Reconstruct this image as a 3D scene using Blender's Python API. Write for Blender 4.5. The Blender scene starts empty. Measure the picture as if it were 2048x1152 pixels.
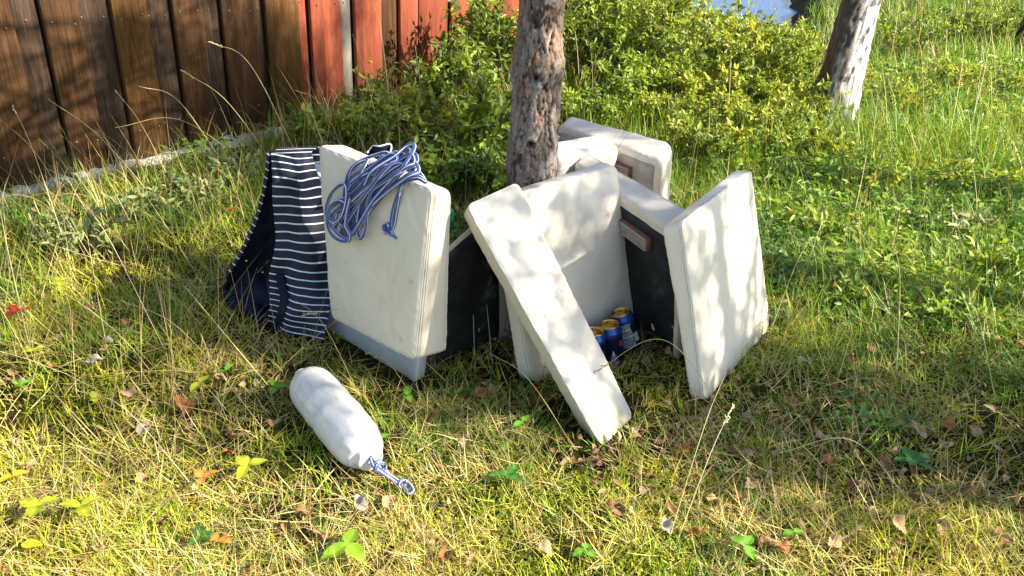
import bpy, math, random
import numpy as np
from mathutils import Vector, noise as mnoise

rng = np.random.default_rng(7)
random.seed(7)
scene = bpy.context.scene
col = scene.collection

# ------------------------------------------------------------------ camera
F_PX, CAM_H, PITCH, ROLL = 1490.0, 1.05, math.radians(26.0), math.radians(3.5)
FW = np.array([0, math.cos(PITCH), -math.sin(PITCH)])
UP0 = np.array([0, math.sin(PITCH), math.cos(PITCH)])
RT0 = np.array([1.0, 0, 0])
RT = RT0 * math.cos(ROLL) + UP0 * math.sin(ROLL)
UP = -RT0 * math.sin(ROLL) + UP0 * math.cos(ROLL)
CAM = np.array([0, 0, CAM_H])
cd = bpy.data.cameras.new('camera'); cam = bpy.data.objects.new('camera', cd); col.objects.link(cam)
cd.sensor_width = 36; cd.lens = 36 * F_PX / 2048; cd.clip_start = 0.02; cd.clip_end = 2000
from mathutils import Matrix
cam.matrix_world = Matrix(((RT[0], UP[0], -FW[0], CAM[0]), (RT[1], UP[1], -FW[1], CAM[1]), (RT[2], UP[2], -FW[2], CAM[2]), (0, 0, 0, 1)))
scene.camera = cam

# ------------------------------------------------------------------ sky, sun, exposure
SUN_EL, SUN_AZ = math.radians(34), math.radians(-14)      # azimuth from +X towards +Y
SD = Vector((math.cos(SUN_EL) * math.cos(SUN_AZ), math.cos(SUN_EL) * math.sin(SUN_AZ), math.sin(SUN_EL)))
world = bpy.data.worlds.new('World'); scene.world = world; world.use_nodes = True
nt = world.node_tree
sky = nt.nodes.new('ShaderNodeTexSky'); sky.sky_type = 'NISHITA'; sky.sun_disc = False
sky.sun_elevation = SUN_EL; sky.sun_rotation = math.pi / 2 - SUN_AZ
sky.air_density = 1.0; sky.dust_density = 0.7; sky.ozone_density = 0.6
nt.links.new(sky.outputs[0], nt.nodes['Background'].inputs[0])
nt.nodes['Background'].inputs[1].default_value = 0.088
sl = bpy.data.lights.new('sun', 'SUN'); sl.energy = 4.8; sl.angle = math.radians(0.6); sl.color = (1.0, 0.91, 0.75)
sun = bpy.data.objects.new('sun', sl); col.objects.link(sun)
sun.rotation_euler = (-SD).to_track_quat('-Z', 'Y').to_euler(); sun.location = (6, -2, 6)
scene.view_settings.view_transform = 'Standard'; scene.view_settings.look = 'None'
scene.view_settings.gamma = 1; scene.view_settings.exposure = 1.75
scene.render.engine = 'CYCLES'
scene.cycles.max_bounces = 8; scene.cycles.diffuse_bounces = 4; scene.cycles.glossy_bounces = 3
scene.cycles.transmission_bounces = 4; scene.cycles.transparent_max_bounces = 4
try:
    scene.cycles.use_denoising = True
except Exception:
    pass

# ------------------------------------------------------------------ helpers
def ray(x, y):
    return FW + RT * (x - 1024) / F_PX - UP * (y - 576) / F_PX
def at(x, y, z=0.0):
    """world point at height z seen at photo pixel (x, y): used to survey positions"""
    d = ray(x, y); return CAM + d * ((z - CAM[2]) / d[2])
def atY(x, y, Y):
    d = ray(x, y); return CAM + d * (Y / d[1])
def proj(P):
    v = np.asarray(P, float) - CAM; z = v @ FW
    return np.stack([1024 + F_PX * (v @ RT) / z, 576 - F_PX * (v @ UP) / z], -1), z

_grids = {}
def vn(x, y, s, seed=0):
    """value noise 0..1, vectorised; s = cell size in metres"""
    if seed not in _grids:
        _grids[seed] = np.random.default_rng(100 + seed).random((256, 256))
    g = _grids[seed]
    u = np.asarray(x) / s + 1000.3; v = np.asarray(y) / s + 1000.7
    i = np.floor(u).astype(int); j = np.floor(v).astype(int)
    a = u - i; b = v - j; a = a * a * (3 - 2 * a); b = b * b * (3 - 2 * b)
    i0, i1, j0, j1 = i % 256, (i + 1) % 256, j % 256, (j + 1) % 256
    return (g[i0, j0] * (1 - a) + g[i1, j0] * a) * (1 - b) + (g[i0, j1] * (1 - a) + g[i1, j1] * a) * b

def shore(x):
    return 12.3 + np.maximum(0, np.asarray(x) - 4.1) * 3.2
def gz(x, y):
    x = np.asarray(x, float); y = np.asarray(y, float)
    amp = 0.35 + 0.65 * np.clip((np.hypot(x - .05, y - 1.85) - .75) / .5, 0, 1)
    z = amp * ((vn(x, y, .55, 1) - .5) * .045 + (vn(x, y, .16, 2) - .5) * .022)
    z = z + np.clip((y - 4.5) / 4, 0, 1) * (vn(x, y, 1.6, 3) - .5) * .25
    d = shore(x) - y
    return z - np.clip((1.6 - d) / 1.6, 0, 3) * .45

def mesh_np(name, V, F, colr=None, uv=None, smooth=False, mats=None, midx=None):
    """V (n,3); F (m,3) or (m,4) int array, or list of such arrays"""
    V = np.asarray(V, np.float32)
    Fs = F if isinstance(F, list) else [F]
    Fs = [np.asarray(f, np.int32) for f in Fs if len(f)]
    me = bpy.data.meshes.new(name)
    me.vertices.add(len(V)); me.vertices.foreach_set('co', V.ravel())
    loops = np.concatenate([f.ravel() for f in Fs])
    sizes = np.concatenate([np.full(len(f), f.shape[1], np.int32) for f in Fs])
    starts = np.concatenate([[0], np.cumsum(sizes)[:-1]]).astype(np.int32)
    me.loops.add(len(loops)); me.loops.foreach_set('vertex_index', loops)
    me.polygons.add(len(sizes)); me.polygons.foreach_set('loop_start', starts)
    if smooth: me.polygons.foreach_set('use_smooth', np.ones(len(sizes), bool))
    if midx is not None: me.polygons.foreach_set('material_index', np.asarray(midx, np.int32))
    if colr is not None:
        a = me.color_attributes.new('Col', 'FLOAT_COLOR', 'POINT')
        c = np.ones((len(V), 4), np.float32); c[:, :3] = colr
        a.data.foreach_set('color', c.ravel())
    if uv is not None:
        ul = me.uv_layers.new(name='UVMap'); ul.data.foreach_set('uv', np.asarray(uv, np.float32)[loops].ravel())
    me.update(); me.validate()
    for m in (mats or []): me.materials.append(m)
    return me

def link(name, me, parent=None, mat=None):
    o = bpy.data.objects.new(name, me); col.objects.link(o)
    if mat is not None and not me.materials: me.materials.append(mat)
    if parent is not None:
        o.parent = parent
        o.matrix_parent_inverse = parent.matrix_world.inverted() if parent.type != 'EMPTY' else Matrix.Translation(parent.location).inverted()
    return o
def thing(name, label, cat, loc=(0, 0, 0), group=None):
    o = bpy.data.objects.new(name, None); col.objects.link(o); o.location = Vector([float(c) for c in loc]); o.empty_display_size = .05
    tag(o, label, cat, group); return o
def tag(o, label, cat, group=None):
    o['label'] = label; o['category'] = cat
    if group: o['group'] = group
    return o

class Soup:
    def __init__(s): s.V = []; s.F3 = []; s.F4 = []; s.C = []; s.U = []; s.n = 0
    def add(s, V, F, c=None, uv=None):
        V = np.asarray(V, float).reshape(-1, 3); F = np.asarray(F, int)
        (s.F3 if F.shape[1] == 3 else s.F4).append(F + s.n)
        s.V.append(V); s.n += len(V)
        s.C.append(np.broadcast_to(np.asarray(c if c is not None else (1, 1, 1), float), (len(V), 3)))
        s.U.append(np.asarray(uv, float) if uv is not None else np.zeros((len(V), 2)))
    def build(s, name, mat, parent=None, smooth=False, shadow=True):
        F = []
        if s.F3: F.append(np.concatenate(s.F3))
        if s.F4: F.append(np.concatenate(s.F4))
        me = mesh_np(name, np.concatenate(s.V), F, np.concatenate(s.C), np.concatenate(s.U), smooth)
        return link(name, me, parent, mat)

def norm(v): v = np.asarray(v, float); return v / (np.linalg.norm(v, axis=-1, keepdims=True) + 1e-12)

def tube(P, r, ns=8, closed=False, cap=True):
    P = np.asarray(P, float); n = len(P)
    r = np.broadcast_to(np.asarray(r, float), (n,))
    if closed: T = norm(np.roll(P, -1, 0) - np.roll(P, 1, 0))
    else: T = norm(np.gradient(P, axis=0))
    N = np.zeros_like(P); a = np.array([0, 0, 1.0]) if abs(T[0][2]) < .9 else np.array([1.0, 0, 0])
    N[0] = norm(np.cross(T[0], a))
    for i in range(1, n):
        v = N[i - 1] - T[i] * (N[i - 1] @ T[i]); N[i] = norm(v)
    B = np.cross(T, N)
    th = np.linspace(0, 2 * math.pi, ns + 1)
    V = P[:, None] + r[:, None, None] * (np.cos(th)[None, :, None] * N[:, None] + np.sin(th)[None, :, None] * B[:, None])
    L = np.concatenate([[0], np.cumsum(np.linalg.norm(np.diff(P, axis=0), axis=1))])
    uv = np.stack(np.broadcast_arrays(L[:, None], th[None] / (2 * math.pi)), -1)
    m = ns + 1
    rows = n if closed else n - 1
    i = np.arange(rows)[:, None]; j = np.arange(ns)[None]
    i2 = (i + 1) % n
    F = np.stack(np.broadcast_arrays(i * m + j, i * m + j + 1, i2 * m + j + 1, i2 * m + j), -1).reshape(-1, 4)
    return V.reshape(-1, 3), F, uv.reshape(-1, 2)

def spline(pts, n, closed=False):
    """Catmull-Rom through pts"""
    P = np.asarray(pts, float); k = len(P)
    if closed: Q = np.concatenate([P[-1:], P, P[:2]]); segs = k
    else: Q = np.concatenate([2 * P[:1] - P[1:2], P, 2 * P[-1:] - P[-2:-1]]); segs = k - 1
    t = np.linspace(0, segs, n, endpoint=not closed); i = np.minimum(t.astype(int), segs - 1); f = (t - i)[:, None]
    a, b, c, d = Q[i], Q[i + 1], Q[i + 2], Q[i + 3]
    return .5 * ((2 * b) + (c - a) * f + (2 * a - 5 * b + 4 * c - d) * f ** 2 + (3 * b - a - 3 * c + d) * f ** 3)

def lathe(prof, n=48):
    """profile [(radius, z)] about +Z"""
    p = np.asarray(prof, float); th = np.linspace(0, 2 * math.pi, n + 1)
    V = np.stack([p[:, 0:1] * np.cos(th), p[:, 0:1] * np.sin(th), np.broadcast_to(p[:, 1:2], (len(p), n + 1))], -1)
    L = np.concatenate([[0], np.cumsum(np.hypot(*np.diff(p, axis=0).T))])
    uv = np.stack(np.broadcast_arrays(th[None] / (2 * math.pi), L[:, None]), -1)
    m = n + 1; i = np.arange(len(p) - 1)[:, None]; j = np.arange(n)[None]
    F = np.stack(np.broadcast_arrays(i * m + j, i * m + j + 1, (i + 1) * m + j + 1, (i + 1) * m + j), -1).reshape(-1, 4)
    return V.reshape(-1, 3), F, uv.reshape(-1, 2)

def boxmesh(dx, dy, dz, bev=0.0):
    """box 0..dx, -dy/2..dy/2, 0..dz with chamfered vertical edges"""
    b = bev; y0, y1 = -dy / 2, dy / 2
    ring = [(b, y0), (dx - b, y0), (dx, y0 + b), (dx, y1 - b), (dx - b, y1), (b, y1), (0, y1 - b), (0, y0 + b)]
    V = [(x, y, z) for z in (0, dz) for x, y in ring]
    q = [(i, (i + 1) % 8, 8 + (i + 1) % 8, 8 + i) for i in range(8)]
    c = []
    for o_, rev in ((0, True), (8, False)):
        idx = [(0, 1, 2, 7), (2, 3, 6, 7), (3, 4, 5, 6)]
        for f in idx: c.append(tuple(o_ + k for k in (f[::-1] if rev else f)))
    return np.array(V), np.array(q + c)

# ------------------------------------------------------------------ materials
def newmat(name):
    m = bpy.data.materials.new(name); m.use_nodes = True
    return m, m.node_tree, m.node_tree.nodes['Principled BSDF']
def N(t, kind, **kw):
    n = t.nodes.new(kind)
    for k, v in kw.items():
        if hasattr(n, k): setattr(n, k, v)
        else: n.inputs[k].default_value = v
    return n
def ramp(t, fac, stops, interp='LINEAR'):
    r = N(t, 'ShaderNodeValToRGB'); r.color_ramp.interpolation = interp
    e = r.color_ramp.elements
    while len(e) < len(stops): e.new(.5)
    for k, (p, c) in enumerate(stops):
        e[k].position = p; e[k].color = (*c, 1) if len(c) == 3 else c
    t.links.new(fac, r.inputs[0]); return r
def mixc(t, fac, a, b, mode='MIX'):
    m = N(t, 'ShaderNodeMix', data_type='RGBA', blend_type=mode)
    for sock, v in ((0, fac), (6, a), (7, b)):
        if isinstance(v, (int, float)): m.inputs[sock].default_value = v
        elif isinstance(v, tuple): m.inputs[sock].default_value = (*v, 1)
        else: t.links.new(v, m.inputs[sock])
    return m.outputs[2]
def math_(t, op, a, b=None):
    m = N(t, 'ShaderNodeMath', operation=op)
    for k, v in ((0, a), (1, b)):
        if v is None: continue
        if isinstance(v, (int, float)): m.inputs[k].default_value = v
        else: t.links.new(v, m.inputs[k])
    return m.outputs[0]
def coords(t, kind='Object', scale=None):
    tc = N(t, 'ShaderNodeTexCoord')
    if scale is None: return tc.outputs[kind]
    mp = N(t, 'ShaderNodeMapping'); mp.inputs['Scale'].default_value = scale
    t.links.new(tc.outputs[kind], mp.inputs[0]); return mp.outputs[0]
def noise(t, vec, scale, detail=4, rough=.55):
    n = N(t, 'ShaderNodeTexNoise'); n.inputs['Scale'].default_value = scale; n.inputs['Detail'].default_value = detail
    n.inputs['Roughness'].default_value = rough
    if vec is not None: t.links.new(vec, n.inputs['Vector'])
    return n.outputs['Fac']
def bump(t, bsdf, h, strength=.3, dist=.002):
    b = N(t, 'ShaderNodeBump'); b.inputs['Strength'].default_value = strength; b.inputs['Distance'].default_value = dist
    t.links.new(h, b.inputs['Height']); t.links.new(b.outputs[0], bsdf.inputs['Normal'])

def mat_leaf(name, transl=.35, rough=.45, spec=.35):
    m, t, b = newmat(name)
    a = N(t, 'ShaderNodeAttribute', attribute_name='Col')
    t.links.new(a.outputs['Color'], b.inputs['Base Color']); b.inputs['Roughness'].default_value = rough
    b.inputs['Specular IOR Level'].default_value = spec
    tr = N(t, 'ShaderNodeBsdfTranslucent')
    c = mixc(t, 1.0, a.outputs['Color'], (1.25, 1.2, .55), 'MULTIPLY')
    t.links.new(c, tr.inputs['Color'])
    mx = N(t, 'ShaderNodeMixShader'); mx.inputs[0].default_value = transl
    t.links.new(b.outputs[0], mx.inputs[1]); t.links.new(tr.outputs[0], mx.inputs[2])
    t.links.new(mx.outputs[0], t.nodes['Material Output'].inputs[0])
    return m
M_leaf = mat_leaf('leaf_green')
M_grass = mat_leaf('grass_blades', .30, .5, .3)
M_dry = mat_leaf('dry_straw', .15, .6, .2)
M_litter = mat_leaf('dead_leaf', .12, .7, .2)

def mat_attr(name, rough=.8, spec=.2, bumpscale=None):
    m, t, b = newmat(name)
    a = N(t, 'ShaderNodeAttribute', attribute_name='Col')
    c = a.outputs['Color']
    if bumpscale:
        n = noise(t, coords(t), bumpscale, 6, .65)
        c = mixc(t, 1.0, c, ramp(t, n, [(.25, (.62, .62, .62)), (.75, (1.25, 1.25, 1.25))]).outputs[0], 'MULTIPLY')
        bump(t, b, n, .6, .003)
    t.links.new(c, b.inputs['Base Color']); b.inputs['Roughness'].default_value = rough
    b.inputs['Specular IOR Level'].default_value = spec
    return m
M_bark = mat_attr('pine_bark', .9, .15, 160)
M_twig = mat_attr('twig_bark', .8, .2)

def mat_ground():
    m, t, b = newmat('soil_and_moss')
    v = coords(t)
    n1 = noise(t, v, 5, 6, .65); n2 = noise(t, v, 45, 5, .7); n3 = noise(t, v, 220, 3, .7)
    c = ramp(t, n1, [(.3, (.018, .012, .006)), (.5, (.035, .028, .009)), (.7, (.05, .052, .010))]).outputs[0]
    c = mixc(t, 1.0, c, ramp(t, n2, [(.3, (.45, .45, .45)), (.7, (1.5, 1.4, 1.2))]).outputs[0], 'MULTIPLY')
    t.links.new(c, b.inputs['Base Color']); b.inputs['Roughness'].default_value = .95
    b.inputs['Specular IOR Level'].default_value = .1
    bump(t, b, math_(t, 'ADD', n2, n3), .8, .012)
    return m
def mat_vinyl(name, base, dirt, rough=.42, seed=0.0, dirtamt=1.0, stains=()):
    m, t, b = newmat(name)
    tc = N(t, 'ShaderNodeTexCoord'); mp = N(t, 'ShaderNodeMapping'); mp.inputs['Location'].default_value = (seed, seed * 1.7, seed * .3)
    t.links.new(tc.outputs['Object'], mp.inputs[0]); v = mp.outputs[0]
    n1 = noise(t, v, 7, 5, .6); n2 = noise(t, v, 38, 6, .7); n3 = noise(t, v, 900, 2, .5)
    f = math_(t, 'MULTIPLY', ramp(t, n1, [(.48, (0, 0, 0)), (.75, (1, 1, 1))]).outputs[0], .55 * dirtamt)
    c = mixc(t, f, base, dirt)
    spots = ramp(t, n2, [(.62, (0, 0, 0)), (.70, (1, 1, 1))]).outputs[0]
    c = mixc(t, math_(t, 'MULTIPLY', spots, .35 * dirtamt), c, (.33, .29, .21))
    n5 = noise(t, coords(t, 'Object', (1, 1, .22)), 26, 6, .7)
    c = mixc(t, math_(t, 'MULTIPLY', ramp(t, n5, [(.56, (0, 0, 0)), (.72, (1, 1, 1))]).outputs[0], .30 * dirtamt), c, (.50, .46, .38))
    for (p_, r_, col_, k_) in stains:
        vm_ = N(t, 'ShaderNodeVectorMath', operation='DISTANCE'); t.links.new(tc.outputs['Object'], vm_.inputs[0]); vm_.inputs[1].default_value = [float(q_) for q_ in p_]
        f_ = ramp(t, math_(t, 'ADD', math_(t, 'DIVIDE', vm_.outputs['Value'], r_), math_(t, 'MULTIPLY', noise(t, tc.outputs['Object'], 140, 5, .7), 1.1)), [(.55, (1, 1, 1)), (1.25, (0, 0, 0))]).outputs[0]
        c = mixc(t, math_(t, 'MULTIPLY', f_, k_), c, col_)
    sepz = N(t, 'ShaderNodeSeparateXYZ'); t.links.new(tc.outputs['Object'], sepz.inputs[0])
    low = math_(t, 'MULTIPLY', ramp(t, math_(t, 'ADD', sepz.outputs[2], math_(t, 'MULTIPLY', n2, .10)), [(.045, (1, 1, 1)), (.11, (0, 0, 0))]).outputs[0], .55 * dirtamt)
    c = mixc(t, low, c, (.42, .40, .24))
    t.links.new(c, b.inputs['Base Color'])
    r = ramp(t, n2, [(.3, (rough - .1,) * 3), (.7, (rough + .15,) * 3)]).outputs[0]
    t.links.new(r, b.inputs['Roughness']); b.inputs['Specular IOR Level'].default_value = .45
    bump(t, b, math_(t, 'ADD', math_(t, 'MULTIPLY', n3, .25), noise(t, v, 22, 4, .5)), .35, .0018)
    return m
M_vinyl = mat_vinyl('cream_vinyl', (.70, .635, .525), (.60, .52, .38))
M_vinyl_shade = mat_vinyl('shade_tinted_vinyl', (.42, .46, .50), (.30, .31, .32), .5, 4.0)  # blue grey of sky-lit shade painted into the vinyl colour
M_welt = mat_vinyl('vinyl_piping', (.71, .65, .545), (.52, .45, .34), .4, 2.0)
def plain(name, c, rough=.5, metal=0.0, spec=.4, var=.25, sc=30, bumpd=0.0):
    m, t, b = newmat(name)
    n = noise(t, coords(t), sc, 5, .6)
    cc = mixc(t, 1.0, c, ramp(t, n, [(.25, (1 - var,) * 3), (.75, (1 + var,) * 3)]).outputs[0], 'MULTIPLY')
    t.links.new(cc, b.inputs['Base Color']); b.inputs['Roughness'].default_value = rough
    b.inputs['Metallic'].default_value = metal; b.inputs['Specular IOR Level'].default_value = spec
    if bumpd: bump(t, b, n, .6, bumpd)
    return m
M_thread = plain('stitch_thread', (.40, .38, .34), .8)
M_ply = plain('grey_backing_board', (.36, .335, .30), .85, var=.35, sc=25, bumpd=.001)
def mat_mould_shade():  # mould, with the near-black shade of the cushion gaps painted in
    m, t, b = newmat('mould_and_shade_board')
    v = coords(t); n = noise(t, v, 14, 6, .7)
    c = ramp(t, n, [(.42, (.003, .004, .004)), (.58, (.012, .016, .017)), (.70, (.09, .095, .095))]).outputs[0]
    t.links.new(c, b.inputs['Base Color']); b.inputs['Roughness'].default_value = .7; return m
M_mould_shade = mat_mould_shade()
M_batten = plain('batten_wood', (.34, .285, .235), .8, var=.3, sc=60, bumpd=.001)
M_battenred = plain('batten_red_wood', (.19, .075, .05), .8, var=.3, sc=60)
M_green = plain('green_plastic', (.0, .17, .10), .45)

def mat_fabric_stripes():
    m, t, b = newmat('navy_striped_fabric')
    uv = N(t, 'ShaderNodeTexCoord').outputs['UV']
    sp = N(t, 'ShaderNodeSeparateXYZ'); t.links.new(uv, sp.inputs[0])
    fr = math_(t, 'FRACT', sp.outputs[1])
    st = ramp(t, fr, [(0, (1, 1, 1)), (.155, (1, 1, 1)), (.17, (0, 0, 0)), (1, (0, 0, 0))]).outputs[0]
    n = noise(t, coords(t), 60, 4, .6)
    dark = ramp(t, n, [(.3, (.005, .008, .022)), (.7, (.009, .014, .034))]).outputs[0]
    c = mixc(t, st, dark, (.62, .66, .74))
    t.links.new(c, b.inputs['Base Color']); b.inputs['Roughness'].default_value = .55
    b.inputs['Specular IOR Level'].default_value = .3
    bump(t, b, noise(t, coords(t), 900, 2, .5), .25, .0006); return m
M_stripe = mat_fabric_stripes()
M_lining = plain('navy_lining', (.004, .006, .013), .75, spec=.15, var=.3, sc=40)
M_navy = plain('navy_cotton', (.006, .009, .024), .75, spec=.2, var=.35, sc=50, bumpd=.001)
M_white = plain('white_thread', (.7, .72, .76), .7, var=.05)

def mat_rope():
    m, t, b = newmat('blue_white_braid')
    uv = N(t, 'ShaderNodeTexCoord').outputs['UV']
    sp = N(t, 'ShaderNodeSeparateXYZ'); t.links.new(uv, sp.inputs[0])
    u, v = sp.outputs[0], sp.outputs[1]
    a = math_(t, 'SINE', math_(t, 'ADD', math_(t, 'MULTIPLY', v, 6 * math.pi), 0.6))
    w1 = ramp(t, a, [(.70, (0, 0, 0)), (.80, (1, 1, 1))]).outputs[0]
    dots = math_(t, 'SINE', math_(t, 'ADD', math_(t, 'MULTIPLY', u, 1500.0), math_(t, 'MULTIPLY', v, 12 * math.pi)))
    d2 = ramp(t, dots, [(.35, (0, 0, 0)), (.65, (1, 1, 1))]).outputs[0]
    blue = mixc(t, math_(t, 'MULTIPLY', d2, .75), (.028, .048, .20), (.20, .27, .56))
    c = mixc(t, w1, blue, (.66, .70, .80))
    t.links.new(c, b.inputs['Base Color']); b.inputs['Roughness'].default_value = .6
    bump(t, b, dots, .5, .0006); return m
M_rope = mat_rope()

def mat_fender():
    m, t, b = newmat('white_fender_vinyl')
    v = coords(t)
    sep = N(t, 'ShaderNodeSeparateXYZ'); t.links.new(v, sep.inputs[0])
    n1 = noise(t, v, 18, 6, .7); n2 = noise(t, v, 70, 6, .75); n3 = noise(t, coords(t, 'Object', (60, 60, 14)), 1.5, 5, .7)
    c = mixc(t, ramp(t, n1, [(.5, (0, 0, 0)), (.72, (.5, .5, .5))]).outputs[0], (.70, .675, .625), (.56, .53, .47))
    ends = ramp(t, math_(t, 'ABSOLUTE', sep.outputs[2]), [(.135, (.0, .0, .0)), (.215, (1, 1, 1))]).outputs[0]
    scuff = math_(t, 'MULTIPLY', ramp(t, n2, [(.54, (0, 0, 0)), (.64, (1, 1, 1))]).outputs[0], math_(t, 'ADD', .14, math_(t, 'MULTIPLY', ends, .75)))
    c = mixc(t, scuff, c, (.12, .115, .12))
    c = mixc(t, math_(t, 'MULTIPLY', ramp(t, n3, [(.54, (0, 0, 0)), (.70, (1, 1, 1))]).outputs[0], .55), c, (.40, .40, .44))
    t.links.new(c, b.inputs['Base Color']); b.inputs['Roughness'].default_value = .30
    bump(t, b, n1, .15, .002); return m
M_fender = mat_fender()

def mat_wood(name, c1, c2, c3, rough=.7, paint=0.0):
    m, t, b = newmat(name)
    oi = N(t, 'ShaderNodeObjectInfo')
    tc = N(t, 'ShaderNodeTexCoord'); mp = N(t, 'ShaderNodeMapping'); mp.inputs['Scale'].default_value = (1, 1, .06)
    t.links.new(tc.outputs['Object'], mp.inputs[0])
    off = N(t, 'ShaderNodeVectorMath', operation='ADD'); t.links.new(mp.outputs[0], off.inputs[0]); 
    cmb = N(t, 'ShaderNodeCombineXYZ'); t.links.new(math_(t, 'MULTIPLY', oi.outputs['Random'], 37.0), cmb.inputs[0]); t.links.new(cmb.outputs[0], off.inputs[1])
    g = noise(t, off.outputs[0], 130, 7, .7); g2 = noise(t, off.outputs[0], 14, 4, .6); wear = noise(t, coords(t), 11, 6, .65)
    c = ramp(t, g, [(.3, c1), (.55, c2), (.75, c3)]).outputs[0]
    c = mixc(t, 1.0, c, ramp(t, g2, [(.3, (.6, .6, .6)), (.7, (1.35, 1.3, 1.25))]).outputs[0], 'MULTIPLY')
    c = mixc(t, math_(t, 'MULTIPLY', ramp(t, wear, [(.62, (0, 0, 0)), (.72, (1, 1, 1))]).outputs[0], .35), c, (.30, .28, .25))
    t.links.new(c, b.inputs['Base Color']); b.inputs['Roughness'].default_value = rough
    b.inputs['Specular IOR Level'].default_value = .3
    bump(t, b, g, .5, .002); return m
M_wbrown = mat_wood('dark_stained_wood', (.034, .017, .009), (.105, .052, .024), (.18, .095, .046), .6)
M_wblack = mat_wood('black_weathered_wood', (.024, .015, .011), (.075, .047, .032), (.16, .11, .08), .65)
M_worange = mat_wood('orange_brown_wood', (.045, .021, .008), (.13, .064, .021), (.21, .11, .036), .6)
M_wred = mat_wood('falu_red_paint', (.22, .050, .026), (.33, .085, .045), (.42, .13, .075), .75)
M_wgrey = mat_wood('grey_bare_wood', (.20, .18, .16), (.34, .31, .28), (.44, .41, .37), .8)
M_stone = plain('pale_footing_stone', (.38, .35, .30), .9, var=.35, sc=22, bumpd=.006)

def mat_birch():
    m, t, b = newmat('birch_bark')
    a = N(t, 'ShaderNodeAttribute', attribute_name='Col').outputs['Color']
    v = coords(t, 'Object', (9, 9, 60)); n = noise(t, v, 1.4, 5, .6); n2 = noise(t, coords(t), 60, 5, .7)
    lent = ramp(t, n, [(.62, (1, 1, 1)), (.68, (.45, .40, .38))]).outputs[0]
    c = mixc(t, 1.0, a, lent, 'MULTIPLY')
    c = mixc(t, 1.0, c, ramp(t, n2, [(.3, (.7, .7, .7)), (.7, (1.15, 1.15, 1.15))]).outputs[0], 'MULTIPLY')
    t.links.new(c, b.inputs['Base Color']); b.inputs['Roughness'].default_value = .7
    bump(t, b, n2, .5, .006); return m
M_birch = mat_birch()
def mat_water():
    m, t, b = newmat('lake_water')
    b.inputs['Base Color'].default_value = (.010, .065, .22, 1); b.inputs['Roughness'].default_value = .22
    b.inputs['IOR'].default_value = 1.33
    v = coords(t, 'Object', (1, 2.4, 1))
    bump(t, b, noise(t, v, 2.2, 5, .6), .9, .12); return m
M_water = mat_water()

# ------------------------------------------------------------------ ground and lake
def build_ground():
    ys = np.concatenate([np.arange(-6, .6, .3), np.arange(.6, 4.2, .035), np.arange(4.2, 10, .12), np.arange(10, 40, .6), np.arange(40, 260, 12)])
    xs = np.concatenate([np.arange(-120, -9, 8.), np.arange(-9, -2.6, .3), np.arange(-2.6, 3.4, .035), np.arange(3.4, 12, .25), np.arange(12, 150, 5.)])
    X, Y = np.meshgrid(xs, ys, indexing='ij'); Z = gz(X, Y)
    V = np.stack([X, Y, Z], -1).reshape(-1, 3)
    n, m = X.shape; i = np.arange(n - 1)[:, None]; j = np.arange(m - 1)[None]
    F = np.stack(np.broadcast_arrays(i * m + j, (i + 1) * m + j, (i + 1) * m + j + 1, i * m + j + 1), -1).reshape(-1, 4)
    o = link('ground', mesh_np('ground', V, F, smooth=True), None, mat_ground()); o['kind'] = 'structure'
    w = link('lake', mesh_np('lake', [(-400, 8, -.40), (900, 8, -.40), (900, 1500, -.40), (-400, 1500, -.40)], np.array([[0, 1, 2, 3]])), None, M_water)
    w['kind'] = 'structure'
build_ground()

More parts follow.
